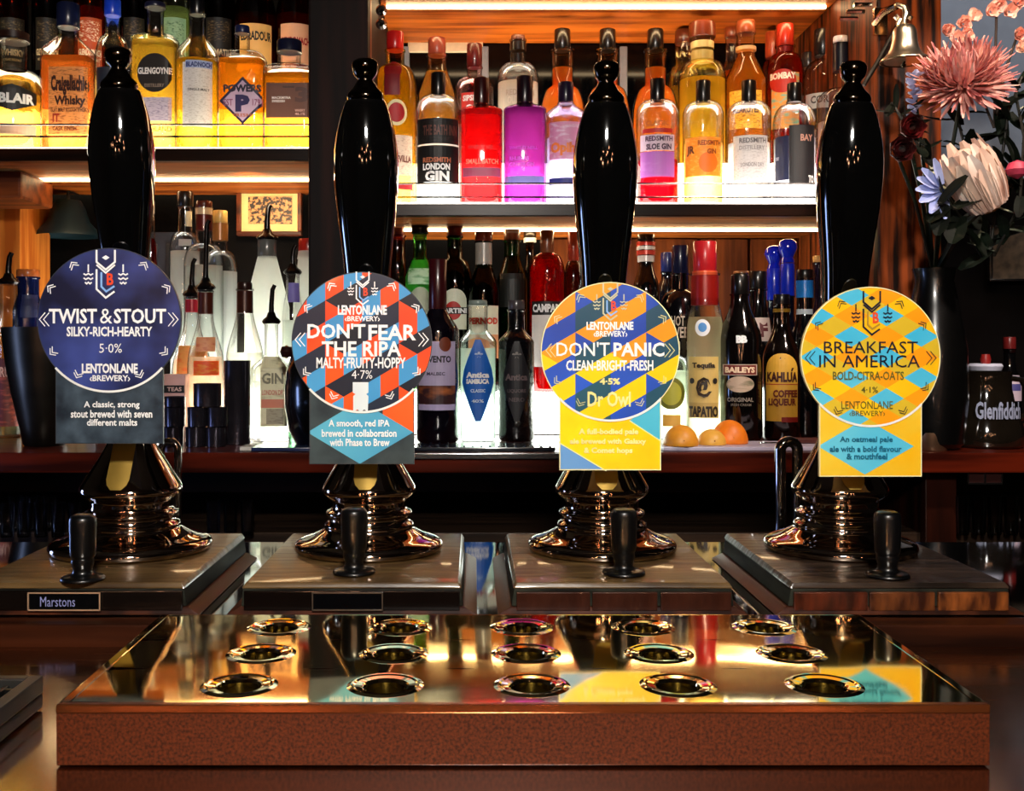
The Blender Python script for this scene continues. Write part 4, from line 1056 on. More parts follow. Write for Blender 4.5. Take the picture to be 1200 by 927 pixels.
kb(33, 34, 316, 'K', 1.99, 'navy blue bottle with copper cap behind the black ice bucket', opaque=glassy_dark('#0c1640'), shoulder=.66, neck=.80, nw=.7, form='s', cap='#b8622c', cap_bot=326, cap_w=26, labels=[('rect', 24, 44, 345, 372, '#1a2450')])

# === counter, centre bay
kb(466, 22, 264, 'K', KB, 'dark red liqueur bottle with brown foil behind the second pump clip', glass='#c87060', liq='#5a0c08', fill=.6, shoulder=.7, neck=.80, nw=.8, cap='#6a2a1c', cap_bot=277, cap_w=16)
kb(492, 36, 262, 'K', 2.02, 'green-white gin bottle with black cap left of the wine bottle', glass='#a0e8a0', liq='#c8f8c0', fill=.78, ltr=.42, shoulder=.68, neck=.80, nw=.44, form='cone', cap='#0a0a0c', cap_bot=274, cap_w=20, labels=[('rect', 476, 508, 314, 333, '#d0f8d0', '#58b060', 50), ('disc', 478, 507, 336, 375, '#b8c0a8')])
kb(513, 50, 304, 'K', 1.84, 'dark red wine bottle with long maroon neck and lilac label', opaque=glassy_dark('#0a0610'), shoulder=.60, neck=.74, nw=.40, form='s', cap='#3a0a0e', cap_bot=370, cap_w=21,
   labels=[('rect', 486, 537, 400, 452, '#c0b4d8'), ('rect', 486, 537, 452, 474, '#3a1a20', '#c87038', 16), ('rect', 486, 537, 474, 481, '#c0b4e0'), ('disc', 515, 530, 395, 412, '#7a3418')], texts=[('TRIVENTO', 490, 530, 417, 425, '#1a1428', .04), ('MALBEC', 500, 522, 436, 440, '#3a3050', .02)])
kb(533, 42, 264, 'K', 2.03, 'green vermouth bottle with white label and red disc reading MARTINI', glass='#306838', liq='#1c5a26', fill=.75, shoulder=.62, neck=.80, nw=.42, cap='#6a2018', cap_bot=278, cap_w=19, labels=[('arch', 517, 548, 338, 386, '#e0e4cc'), ('disc', 521, 541, 353, 375, '#b81c14'), ('rect', 512, 552, 360, 368, '#10100f')], texts=[('MARTINI', 513, 548, 361, 367, '#ffffff', .05)])
kb(567, 38, 272, 'K', 2.0, 'dark green bottle with orange and white label reading PERNOD', glass='#204a28', liq='#123a1a', fill=.75, shoulder=.62, neck=.80, nw=.52, form='s', cap='#8a3a28', cap_bot=284, cap_w=21, cap2=[('#a8a49c', 284, 314, 20)], labels=[('rect', 544, 588, 358, 392, '#f0ecd0'), ('rect', 544, 588, 392, 420, '#e8a070')], texts=[('PERNOD', 547, 586, 372, 380, '#d83c18', .05)])
kb(600, 36, 269, 'K', 2.04, 'green bottle with grey and brown foil neck behind the black liqueur', glass='#3a9a48', liq='#1e6a28', fill=.78, shoulder=.66, neck=.84, nw=.52, form='s', cap='#8a5a40', cap_bot=283, cap_w=19, cap2=[('#b8b4a8', 270, 274, 20), ('#6a4a30', 284, 299, 18)], labels=[('rect', 583, 617, 320, 360, '#101410')])
kb(641, 42, 270, 'K', 2.0, 'bright red aperitif bottle with black band reading CAMPARI', glass='#ff8080', liq='#e00c0c', fill=.84, shoulder=.72, neck=.86, nw=.42, cap='#7a4428', cap_bot=304, cap_w=16, labels=[('rect', 620, 662, 353, 369, '#0c0a0a'), ('rect', 620, 662, 369, 430, '#e8e0dc')], texts=[('CAMPARI', 622, 658, 356, 366, '#ffffff', .05)])
kb(672, 22, 272, 'K', 2.05, 'dark bottle with brick red neck left of the third pump handle', glass='#a06040', liq='#3a1008', fill=.5, shoulder=.66, neck=.82, nw=.5, cap='#8a2c1a', cap_bot=306, cap_w=13)
kb(685, 20, 300, 'K', 1.93, 'small clear bottle with pale speckled neck beside the third handle', liq='#f0ece0', fill=.6, ltr=.4, shoulder=.7, neck=.86, nw=.6, cap='#d8c8b0', cap_bot=318, cap_w=13)
kb(621, 16, 272, 'K', 2.09, 'narrow brown bottle with white band between green and red bottles', glass='#8a6030', liq='#7a4a18', fill=.6, shoulder=.6, neck=.8, nw=.6, cap='#1a1410', cap_bot=279, cap_w=15, cap2=[('#f0f0e8', 279, 284, 15)])
kb(560, 44, 352, 'K', 1.86, 'clear textured bottle with blue kite label reading ANTICA SAMBUCA', liq='#f0fff4', fill=.66, ltr=.38, shoulder=.70, neck=.80, nw=.52, form='s', cap='#8a9890', cap_bot=358, cap_w=22,
   labels=[('kite', 538, 582, 398, 494, '#1464c8')], texts=[('Antica', 545, 574, 436, 443, '#ffffff', .06), ('SAMBUCA', 545, 574, 444, 450, '#ffffff', .06), ('CLASSIC', 551, 569, 456, 460, '#d8e8ff', .03), ('✶' if False else '*', 556, 566, 412, 421, '#b0c8e8', .04), ('40%', 552, 567, 468, 472, '#d8e8ff', .03)])
kb(605, 42, 352, 'K', 1.865, 'black textured liqueur bottle beside the blue kite label bottle', opaque=pbr('#07060a', .16, 0, coat=.8, bump=.9, scale=140, key='textured_black_glass'), shoulder=.70, neck=.80, nw=.46, form='s', cap='#4a4244', cap_bot=364, cap_w=19,
   labels=[('kite', 587, 624, 400, 494, '#0d0c14')], texts=[('Antica', 591, 619, 438, 446, '#6a5a5c', .05), ('LIQUORE', 594, 617, 456, 461, '#5a4c50', .03), ('NERO', 596, 615, 466, 471, '#5a4c50', .03), ('*', 600, 611, 412, 422, '#7a7470', .04)])
kb(640, 30, 372, 'K', 1.99, 'white-glowing bottle with narrow red strip left of the third clip', liq='#f8fff8', fill=.8, ltr=.42, shoulder=.7, neck=.85, nw=.5, cap='#e8e8e8', cap_bot=385, cap_w=14, labels=[('rect', 625, 635, 405, 446, '#e01c18')])

# === counter, right bay
kb(757, 32, 275, 'K', 2.03, 'black liqueur bottle with red and white banded neck', opaque=glassy_dark(), shoulder=.64, neck=.82, nw=.5, form='s', cap='#14100e', cap_bot=283, cap_w=20, cap2=[('#e04030', 284, 288, 22), ('#f4ece4', 289, 293, 22), ('#d84838', 294, 299, 22), ('#e8e4e0', 300, 307, 20)])
kb(782, 24, 296, 'K', 2.09, 'dark bottle with small navy cap behind the HOT SWEET bottle', opaque=glassy_dark('#070914'), shoulder=.6, neck=.8, nw=.6, cap='#16225a', cap_bot=320, cap_w=15)
kb(797, 48, 288, 'K', 2.01, 'round-shouldered black bottle with navy neck reading HOT SWEET', opaque=glassy_dark('#06060a'), shoulder=.50, neck=.70, nw=.42, cap='#0e1638', cap_bot=322, cap_w=19, texts=[('HOT', 786, 802, 370, 382, '#b8a898', .02), ('SWEET', 781, 812, 383, 396, '#b8a898', .02)])
kb(788, 40, 400, 'K', 1.90, 'small bottle with round olive seal label behind the lemons', liq='#f4ffe8', fill=.7, ltr=.42, shoulder=.7, neck=.85, nw=.5, cap='#d8d8c8', cap_bot=410, cap_w=18, labels=[('disc', 768, 804, 442, 480, '#6a6c1c'), ('disc', 773, 799, 447, 475, '#a8a838'), ('rect', 776, 798, 486, 500, '#d8a848')])
kb(826, 44, 283, 'K', 1.87, 'tequila bottle with wide red cap and yellow label reading TAPATIO', liq='#f4ecd0', fill=.62, ltr=.35, shoulder=.56, neck=.72, nw=.72, form='s', cap='#b01c24', cap_bot=322, cap_w=27, cap2=[('#e06038', 318, 323, 29), ('#8a1610', 323, 358, 32)],
   labels=[('rect', 804, 843, 418, 472, '#d0b468'), ('rect', 804, 843, 472, 490, '#b89c58'), ('disc', 814, 832, 374, 394, '#e8f0f8'), ('disc', 818, 828, 378, 389, '#4a90d8'), ('disc', 806, 813, 443, 450, '#1a1410'), ('disc', 835, 841, 443, 450, '#1a1410')], texts=[('Tequila', 810, 838, 425, 433, '#2a1c10', .05), ('TAPATIO', 805, 842, 476, 489, '#2a2014', .05), ('@', 815, 834, 442, 466, '#2a1c10', .05)])
kb(867, 50, 322, 'K', 1.86, 'black cream liqueur bottle with red banner reading BAILEYS', opaque=glassy_dark('#070505'), shoulder=.60, neck=.86, nw=.42, form='s', cap='#0c0a0a', cap_bot=346, cap_w=21,
   labels=[('rect', 845, 890, 427, 440, '#b8a898'), ('rect', 847, 888, 428, 439, '#6a140e'), ('disc', 851, 885, 441, 460, '#b8a490', '#4a5a38', 40)], texts=[('BAILEYS', 849, 886, 430, 437, '#f0d8b8', .05), ('B', 863, 870, 393, 402, '#e8f0f8', .07), ('B', 869, 876, 393, 402, '#e8f0f8', .07), ('ORIGINAL', 852, 884, 466, 471, '#8a8074', .02), ('IRISH CREAM', 857, 881, 473, 476, '#6a6258', .02)])
kb(888, 40, 318, 'K', 1.97, 'black coffee liqueur bottle with pale F label behind the cream liqueur', opaque=glassy_dark('#050507'), shoulder=.55, neck=.84, nw=.5, form='s', cap='#0a0a0a', cap_bot=340, cap_w=20, labels=[('rect', 885, 906, 372, 400, '#c8b8b4')], texts=[('F', 891, 901, 378, 395, '#5a1420', .05)])
kb(869, 22, 318, 'K', 2.05, 'dark green bottle with gold-rimmed cap between black liqueur bottles', opaque=glassy_dark('#0a140a'), shoulder=.6, neck=.86, nw=.8, form='s', cap='#8a5a38', cap_bot=322, cap_w=19, labels=[('rect', 869, 882, 339, 360, '#3a6a38', '#a8d890', 90)])
for px, tp, lab in ((907, 288, 'bottle with tall glossy blue neck, the left and shorter one'), (923, 283, 'bottle with tall glossy blue neck, the right and taller one')):
    t = kb(px, 30, tp+26, 'K', 2.02 if px == 907 else 1.98, lab, opaque=glassy_dark('#060a1c'), shoulder=.56, neck=.68, nw=.5, form='s', cap='#0c2cc8', cap_bot=tp+65, cap_w=16)
    s = 2.0/F; q = MB(); H = (CY-(tp+26))*s-SHELF_Z['K']
    q.lathe(sub_smooth([(0, H), (8*s, H), (6.4*s, H+6*s), (9*s, H+12*s), (11*s, H+17*s), (9.5*s, H+24*s), (5*s, H+27*s), (0, H+27.5*s)], 2), 20)
    q.build('round_stopper', pbr('#0a24c0', .12, coat=.8, key='blue_gloss'), t)
kb(916, 44, 345, 'K', 1.87, 'dark bottle with yellow arched label reading KAHLUA COFFEE LIQUEUR', opaque=glassy_dark('#0a0504'), shoulder=.56, neck=.80, nw=.42, form='s', cap='#0a0a12', cap_bot=358, cap_w=19, cap2=[('#8a6a20', 362, 366, 20)],
   labels=[('arch', 896, 937, 414, 494, '#d8a838'), ('rect', 916, 937, 489, 495, '#8a1c14'), ('rect', 896, 937, 450, 451, '#a83018')],
   texts=[('KAHLUA', 898, 936, 436, 448, '#3a0c08', .05), ('´', 927, 931, 431, 435, '#3a0c08', .05), ('COFFEE', 906, 936, 457, 466, '#6a1c10', .05), ('LIQUEUR', 900, 934, 467, 477, '#6a1c10', .05)])
kb(943, 30, 316, 'K', 1.95, 'dark bottle with sky blue band on its black neck', opaque=glassy_dark('#04060a'), shoulder=.56, neck=.76, nw=.6, form='s', cap='#0a0a0c', cap_bot=328, cap_w=19, cap2=[('#1c78d0', 329, 349, 20)], labels=[('rect', 930, 957, 362, 368, '#b8c8d8')])
kb(962, 34, 300, 'K', 2.03, 'bottle with cream and tan cap and purple neck by the right post', opaque=glassy_dark('#180c14'), shoulder=.6, neck=.78, nw=.55, form='s', cap='#c89858', cap_bot=309, cap_w=19, cap2=[('#a08078', 309, 335, 16), ('#3a2438', 335, 350, 16)])
kb(974, 26, 312, 'K', 1.92, 'dark red bottle half hidden by left side of the yellow clip', glass='#a04030', liq='#4a0c08', fill=.6, shoulder=.6, neck=.8, nw=.6, cap='#7a1c14', cap_bot=330, cap_w=14)
# ---------------------------------------------------------------- things on the back counter
def zc(px, py, d): return (px-CX)*d/F, (CY-py)*d/F
def cup(name, label, cat, px, w, y0, d, z, col='#4c4852', top=None, group=None, inner=True, taper=1.0):
    s = d/F; h = (top)*s; r = w/2*s
    t = thing(name, label, cat, ((px-CX)*s, d, CZ+z), group=group)
    q = MB(); q.lathe([(r*taper*.9, 0), (r*taper, .001), (r, h-.001), (r*1.02, h), (r*.94, h), (r*.9*taper, .004), (0, .004)], 28)
    q.build('cup_wall', pbr(col, .22, .85, var=.15, key='black_metal'), t, sharp=.9)
    return t
# tall black shaker and stacked measures
s = 1.80/F
cup('cocktail_shaker', 'tall black metal cocktail shaker tin', 'shaker', 278, 31, 0, 1.80, -.1648, top=98)
zr = -.1648
rows = [((207, 'left'), (235, 'middle'), (268, 'right')), ((211, 'left'), (237, 'middle'), (270, 'right'))]
for j, row in enumerate(((203, 'left'), (230, 'middle'), (253, 'right'))):
    for lvl in (0, 1):
        nm = ('bottom' if lvl == 0 else 'upper')
        cup('jigger_cup', 'small black metal measuring cup, %s stack, %s level' % (row[1], nm), 'cup', row[0]+lvl*2, 24.5, 0, 1.755, -.1648+lvl*23.4*1.755/F, top=23, group='stacked black measuring cups', taper=.97)
cup('jigger_cup', 'larger black metal measuring cup standing on top of the middle stack', 'cup', 243, 32, 0, 1.755, -.1648+2*23.4*1.755/F+.0004, top=27)
cup('jigger_cup', 'black metal measuring cup on top of the left stack', 'cup', 205, 24.5, 0, 1.755, -.1648+2*23.4*1.755/F, top=12)
t = thing('tea_box', 'small pinkish card box with black band behind the black cups', 'box', P(204, 505, 1.83)*1); t.location.z = CZ-.1648
s = 1.83/F; boxobj('carton', -13*s, 13*s, -.0, .03, .0, 80*s, pbr('#e8b4a8', .6), t); boxobj('band', -12*s, 12*s, -.0006, -.0001, 58*s, 67*s, pbr('#15100f', .5), t, bevel=0)
q = MB(); put_text(q, 'TEAS', -8*s, 9*s, 60*s, 65*s, lambda x, z: (x, -.001, z)); q.build('lettering', pbr('#f0c8b8', .5), t, sharp=0)
# black ice bucket at left, black jug behind second clip
def lathed(name, label, cat, px, d, z, prof, mat, n=36, part='body', **k):
    s = d/F
    t = thing(name, label, cat, ((px-CX)*s, d, CZ+z))
    q = MB(); q.lathe([(r*s, h*s) for r, h in prof], n); q.build(part, mat, t, sharp=.9)
    return t
t = lathed('ice_bucket', 'tall dark metal ice bucket tapering to its foot at the left', 'ice bucket', 52, 1.78, -.1648, [(22, 0), (24, 3), (27, 20), (36, 60), (43, 100), (46, 125), (47, 138), (45, 138), (44, 125), (34, 60), (24, 8), (0, 8)], pbr('#3a3630', .32, .9, var=.3, scale=12, key='dark_tin'))
t = lathed('round_jug', 'glossy black round-bellied jug half hidden behind the patterned red clip', 'jug', 382, 1.74, -.1648, [(28, 0), (34, 2), (44, 22), (49, 50), (49, 70), (46, 92), (40, 108), (30, 118), (28, 122), (0, 124)], BLACK())
s = 1.74/F; q = MB(); q.lathe([(0, -8*s), (6*s, -6*s), (8*s, 0), (6*s, 6*s), (0, 8*s)], 18); o = q.build('handle_knob', pbr('#2a1210', .2, coat=.5), t, (-46*s, -.0, 112*s)); o['label'] = 'dark red round knob on the side'
t = thing('plastic_tumbler', 'pale green clear plastic tumbler behind the square clear bottle', 'tumbler', ((346-CX)*1.80/F, 1.80, CZ-.1648))
s = 1.80/F; q = MB(); q.lathe([(7*s, 0), (11*s, 33*s), (10.4*s, 33*s), (6.6*s, 1.5*s), (0, 1.5*s)], 20); q.build('cup_wall', thin_glass('#d8f4e0'), t)
# folded mat and notebook on the counter edge
t = thing('bar_runner', 'dark blue flat book lying on the counter left of the second clip', 'book', ((330-CX)*1.70/F, 1.70, CZ-.1648)); t.name = 'closed_book'
s = 1.70/F; boxobj('cover', -32*s, 42*s, -.025, .03, .0002, .006, pbr('#1a2850', .3, coat=.4), t, bevel=.0015); boxobj('white_corner', -46*s, -32.2*s, -.022, .02, .0002, .007, pbr('#d8d4c8', .5), t)
t = thing('drip_mat', 'flat black bar mat with bluish sheen on the centre counter edge', 'bar mat', ((560-CX)*1.695/F, 1.695, CZ-.1648))
s = 1.695/F; boxobj('mat_base', -80*s, 90*s, -.022, .05, .0002, .0065, pbr('#141a26', .25, coat=.6), t, bevel=.002)
q = MB()
for k in range(17): q.box(((-76+k*10)*s, .014, .0075), (.003, .06, .002))
q.build('mat_ribs', pbr('#1c2840', .2, coat=.6), t)
t = thing('chopping_board', 'pale lilac-white chopping board under the cut lemons', 'board', ((875-CX)*1.72/F, 1.72, CZ-.1648))
s = 1.72/F; boxobj('board', -103*s, 100*s, -.042, .062, .0002, .007, pbr('#b8b2c8', .35, var=.05), t, bevel=.002)
# cut citrus, lying on their cut faces
def fruit(label, px, w, ytop, ybot, d, c1, c2, kind):
    s = d/F; t = thing(kind, label, 'fruit', ((px-CX)*s, d, CZ-.1574))
    h = (ybot-ytop)*s; r = w/2*s
    q = MB(); q.lathe([(r*.97, 0)]+[(r*math.cos(a), .0015+(h-.0015)*math.sin(a)) for a in [math.pi/2*k/9 for k in range(10)]], 28)
    q.build('peel', pbr(c1, .45, col2=c2, scale=70, bump=.3, ramp=(.3, .8), key='peel'), t, sharp=.9)
    q = MB(); q.lathe([(.0022, 0), (.0012, .0015), (0, .002)], 10); q.build('stem_end', pbr('#8a4a18', .6), t, (.0, -r*.9, h*.28), rot=(R(70), 0, 0))
    return t
fruit('yellow-orange lemon half, the leftmost one on the board', 798, 41, 497, 521, 1.70, '#e8a030', '#d88a20', 'lemon_half')
fruit('pale yellow lemon half in the middle, partly behind the others', 834, 34, 503, 521, 1.715, '#e8b048', '#dca038', 'lemon_half')
fruit('orange half, largest and rightmost on the board', 855, 43, 491, 518, 1.74, '#f08418', '#e07010', 'orange_half')
t = thing('paring_knife', 'small knife with red-brown handle lying on the chopping board', 'knife', ((925-CX)*1.72/F, 1.735, CZ-.1574))
s = 1.72/F
boxobj('blade', -32*s, 0, -.006, .006, .0002, .0016, CHROME(), t, bevel=.0005); boxobj('handle', 0, 38*s, -.008, .008, .0, .009, pbr('#4a1c14', .4), t, bevel=.003)
# tealights
t = thing('tealight', 'metal tealight cup with two pale wicks right of the yellow clip', 'candle', ((1092-CX)*1.70/F, 1.70, CZ-.1648))
s = 1.70/F; q = MB(); q.lathe([(17*s, 0), (17.5*s, 1*s), (17.5*s, 21*s), (16.5*s, 21*s), (16.3*s, 18*s), (0, 18*s)], 28); q.build('metal_cup', pbr('#8a6a52', .3, .85), t)
for x in (-7, 5):
    q = MB(); q.tube([(x*s, 0, 17*s), ((x+1)*s, 0, 25*s)], .0008, 6); q.build('wick', pbr('#e8e4dc', .6), t)
# water jug with lettering
d = 1.76; s = d/F
t = thing('water_jug', 'dark glass water jug reading Glenfiddich on the right of the counter', 'jug', ((1155-CX)*s, d, CZ-.1648))
jug = [(38, 0), (41, 3), (42, 10), (41, 20), (37, 34), (31, 52), (28, 68), (27.5, 80), (29, 88), (28, 88), (26.5, 80), (27, 68), (30, 52), (36, 34), (40, 20), (40, 8), (0, 5)]
dg = pbr('#15110c', .08, 0, coat=.8, spec=.8, key='smoky_glass')
q = MB(); q.lathe([(r*s, h*s) for r, h in jug], 36); q.build('glass_body', dg, t)
q = MB(); q.tube([(27*s, 0, 80*s), (42*s, 0, 78*s), (52*s, 0, 60*s), (50*s, 0, 40*s), (38*s, 0, 30*s)], .005, 10); q.build('handle', dg, t)
q = MB(); q.lathe([(0, 96*s), (17*s, 97*s), (19*s, 94*s), (17*s, 89*s), (0, 89*s)], 24); q.build('white_cover', pbr('#c0c4d8', .6), t)
q = MB(); q.lathe([(5*s, 96*s), (6*s, 102*s), (4.5*s, 108*s), (0, 108*s)], 16); q.build('red_knob', pbr('#8a1c18', .4), t)
q = MB(); put_text(q, 'Glenfiddich', -27.5*s, 28*s, 34*s, 54*s, lambda x, z: (math.sin(x/(38*s))*38.6*s, -math.cos(x/(38*s))*38.6*s, z), .03)
o = q.build('lettering', pbr('#9aa4c0', .4), t, sharp=0)
# small red-collared items behind the jug
bottle(1183, 26, 395, 'K', 1.92, 'pale labelled bottle with red neck at the right edge of the counter', opaque=glassy_dark(), shoulder=.5, neck=.75, nw=.5, form='s', cap='#6a1c1c', cap_bot=410, cap_w=14, labels=[('rect', 1176, 1200, 440, 470, '#c8b8c8'), ('rect', 1180, 1198, 450, 458, '#4a4a8a')])
bottle(1076, 26, 338, 'K', 1.97, 'dark bottle with brick red cap right of the yellow clip', opaque=glassy_dark('#0a0608'), shoulder=.6, neck=.8, nw=.6, form='s', cap='#6a1c18', cap_bot=362, cap_w=18, labels=[('rect', 1066, 1090, 462, 520, '#2c2422')])
# glasses on the lower shelves
def glass(px, py0, py1, w, d, lab, grp, z):
    s = d/F; t = thing('glass_tumbler', lab, 'glass', ((px-CX)*s, d, CZ+z), group=grp)
    h = (py1-py0)*s; r = w/2*s
    q = MB(); q.lathe([(r*.8, 0), (r*.85, .001), (r, h), (r*.95, h), (r*.78, .004), (0, .004)], 18)
    q.build('glass_wall', thin_glass('#e8e8e8', .3, .9), t)
for k, px in enumerate((1128, 1147, 1166, 1185, 1204)):
    glass(px, 603, 648, 17, 1.70, 'upturned clear tumbler, one of the row under the right end of counter', 'tumblers under the right end of the counter', -.2997)
for k, (px, d) in enumerate(((8, 1.68), (28, 1.68), (48, 1.68), (68, 1.68), (88, 1.68), (18, 1.74), (38, 1.74), (58, 1.74), (250, 1.7), (270, 1.7), (290, 1.7))):
    if px < 200: glass(px, 600, 640, 17, d, 'clear tumbler, one of those in the dark under the left end of counter', 'tumblers under the left end of the counter', -.2997)
    else: glass(px, 600, 640, 17, d, 'clear tumbler, one of three in the dark behind the second beer engine box', 'tumblers behind the second beer engine', -.2997)
# small frame below the counter edge
t = thing('socket_plate', 'small steel-rimmed double plate under the right counter edge', 'plate', P(1154, 561, 1.67))
s = 1.67/F
boxobj('plate', -20*s, 20*s, .0, .004, -5*s, 12*s, pbr('#2a0c0a', .4), t)
for a in ((-20, 20, -6.5, -5), (-20.5, -19, -5, 10), (19, 20.5, -5, 10), (-1, 1, -5, 10)): boxobj('rim', a[0]*s, a[1]*s, -.002, .0, a[2]*s, a[3]*s, STEEL(), t, bevel=0)

# things on the dark wall of the left bay
t = thing('wall_lamp', 'dim teal metal bell-shaped lamp in the dark left bay', 'lamp', P(80, 232, 2.22))
s = 2.22/F; q = MB(); q.lathe([(0, -2*s), (14*s, -3*s), (19*s, -12*s), (24*s, -28*s), (36*s, -41*s), (37*s, -45*s), (33*s, -43*s), (20*s, -28*s), (0, -10*s)], 28); q.build('lamp_shade', pbr('#08262c', .45, .2), t)
q = MB(); q.tube([(0, 0, -2*s), (0, 0, 8*s), (0, .07, 10*s)], .004, 8); q.build('lamp_arm', pbr('#101416', .4), t)
for k, (px, py, h, c, a) in enumerate(((80, 278, 30, '#c8b890', .2), (92, 282, 28, '#d0c090', .3), (107, 276, 40, '#8a9098', -.1))):
    t = thing('paper_menu', '%s folded paper menu leaning on the dark wall of the left bay' % ('leftmost', 'middle', 'rightmost grey')[k], 'menu', ((px-CX)*2.17/F, 2.17, CZ+(CY-330)*2.17/F-.0))
    boxobj('sheet', -.008, .008, 0, .004, 0, (330-py)*2.17/F, pbr(c, .6), t, bevel=0); t.rotation_euler = (0, a*.4, 0)
    t.location.z = KZ+.0005
    t.children[0].scale.z = 1; 
t = thing('white_socket', 'grey switch panel with black slots low on the left bay wall', 'panel', P(190, 330, 2.27)); t.name = 'switch_panel'
s = 2.27/F
boxobj('plate', -22*s, 22*s, 0, .02, -30*s, 58*s, pbr('#2c2d34', .6, spec=.1), t)
for x in (-8, 8): boxobj('slot', (x-3)*s, (x+3)*s, -.004, 0, -20*s, 44*s, pbr('#101014', .4), t)

# ---------------------------------------------------------------- brass bell on the right post
bx = P(1060, 72, 1.74)
t = thing('brass_bell', 'polished ship-style bell on bracket on the grained post', 'bell', bx)
s = 1.74/F
BM = pbr('#f4ead4', .28, 1, var=.04, key='bell_brass')
s *= 1.12
q = MB(); q.lathe([(r*s, h*s) for r, h in sub_smooth([(25, 0), (24, 2), (19, 6), (15, 12), (13, 20), (12, 30), (9.5, 36), (4, 39), (0, 39.5)], 3)]+[], 36)
q.build('bell_body', BM, t, sharp=1.2)
q = MB(); q.lathe([(24.6*s, .0002), (23*s, -.001), (18*s, .001), (12*s, .008), (0, .016)], 36); q.build('bell_inside', pbr('#4a3418', .3, .9), t)
q = MB(); q.tube([(0, 0, 38*s), (0, 0, 44*s), (2*s, 0, 50*s), (0, 0, 57*s), (-6*s, .01, 62*s)], [.004, .0035, .006, .005, .004], 10); q.build('hanger', BM, t)
q = MB(); q.tube([(-6*s, .01, 60*s), (-14*s, .03, 58*s), (-18*s, .055, 50*s)], [.006, .007, .006], 10); q.box((-12*s, .055, 52*s), (.022, .008, .045)); q.build('wall_bracket', pbr('#d8b080', .15, 1), t)
q = MB(); q.tube([(-4*s, 0, 44*s), (-7*s, .0, 38*s)], .004, 8); q.lathe([(0, -.006), (.006, 0), (0, .006)], 12, c=(-8*s, 0, 46*s)); q.lathe([(0, -.005), (.005, 0), (0, .005)], 12, c=(6*s, 0, 46*s)); q.build('screw_knobs', BM, t)
q = MB(); q.tube([(0, 0, 0), (-.002, 0, -.005)], .002, 6); q.lathe([(0, -.006), (.005, 0), (0, .005)], 12, c=(-.002, 0, -.006)); q.build('clapper', pbr('#3a2c18', .3, .9), t)
q = MB(); q.tube([P(1052, 30, 1.79)-bx, P(1030, 70, 1.79)-bx, P(1012, 100, 1.79)-bx], .004, 8); q.build('pull_cord', pbr('#0c0806', .6), t)

# ---------------------------------------------------------------- flowers in a vase
VD = 1.62
vx = (1128-CX)*VD/F
t = thing('flower_vase', 'tall black ceramic vase holding the bouquet on the right counter', 'vase', (vx, VD+.10, KZ+.0003))
q = MB(); q.lathe([(.035, 0), (.045, .01), (.052, .08), (.05, .16), (.038, .23), (.030, .27), (.034, .29), (.029, .29), (.024, .26), (0, .2)], 32); q.build('vase_body', pbr('#060606', .25, coat=.4), t)
VT = Vector((vx, VD+.10, KZ+.28))      # vase mouth
def petal(q, base, dirv, up, L, w, curl, mi=0, seg=4, cup_=.25):
    """curved narrow petal; base point, outward direction, up direction to curl to"""
    d = dirv.normalized(); u = (up-d*up.dot(d)).normalized(); sd = d.cross(u)
    vs = []
    p = base.copy(); ang = 0
    for k in range(seg+1):
        tt = k/seg
        ww = w*(.45+.75*math.sin(math.pi*min(.98, tt*.72+.12)))*(1 if tt < .95 else .45)
        dd = d*math.cos(ang)+u*math.sin(ang); nn = -d*math.sin(ang)+u*math.cos(ang)
        vs += [p-sd*ww/2+nn*ww*cup_, p.copy(), p+sd*ww/2+nn*ww*cup_]
        p = p+dd*L/seg; ang += curl/seg
    fs = [(k*3+j, k*3+j+1, (k+1)*3+j+1, (k+1)*3+j) for k in range(seg) for j in (0, 1)]
    q.add(vs, fs, mi)
def stem(t, a, b, m=None, r=.003):
    a, b = Vector(a), Vector(b); mid = (a+b)/2+Vector((0, 0, .02))
    o = Vector(t.location)
    q = MB(); q.tube([a-o, mid-o, b-o], r, 6); q.build('stem', m or pbr('#12200e', .5), t)
# chrysanthemum
c = P(1128, 96, VD)
t = thing('chrysanthemum', 'large shaggy dusty pink chrysanthemum, biggest bloom of the bouquet', 'flower', c)
ax = Vector((-.28, -.55, .60)).normalized()
a1 = ax.cross(Vector((0, 0, 1))).normalized(); a2 = ax.cross(a1)
PINK = [pbr('#dc9a90', .6, col2='#b05c5e', scale=40, key='petal_pink'), pbr('#f4c8b8', .6, col2='#cc8078', scale=40, key='petal_pale')]
q = MB(); rnd = random.Random(3)
for ring in range(9):
    el = R(-18+ring*12.5); n = [52, 56, 56, 52, 46, 38, 28, 18, 10][ring]
    for k in range(n):
        a = 2*math.pi*(k+rnd.random()*.7)/n; e = el+rnd.uniform(-.12, .12)
        dv = (a1*math.cos(a)+a2*math.sin(a))*math.cos(e)+ax*math.sin(e)
        sx = Vector((1.25, .8, .75))
        L = rnd.uniform(.050, .070)*(1 if ring < 6 else .8)
        petal(q, dv*.012, Vector((dv.x*1.25, dv.y, dv.z*.92)), ax, L, rnd.uniform(.0042, .0060), rnd.uniform(.3, 1.7)*(1 if ring > 1 else .5), 0 if rnd.random() < .6 else 1)
o = q.build('petals', PINK, t, sharp=0); o['kind'] = 'stuff'
q = MB(); q.lathe([(0, -.02), (.016, -.012), (.02, 0), (.012, .012), (0, .016)], 16); q.build('flower_heart', pbr('#8a3a40', .7), t)
stem(t, c-ax*.01, VT)
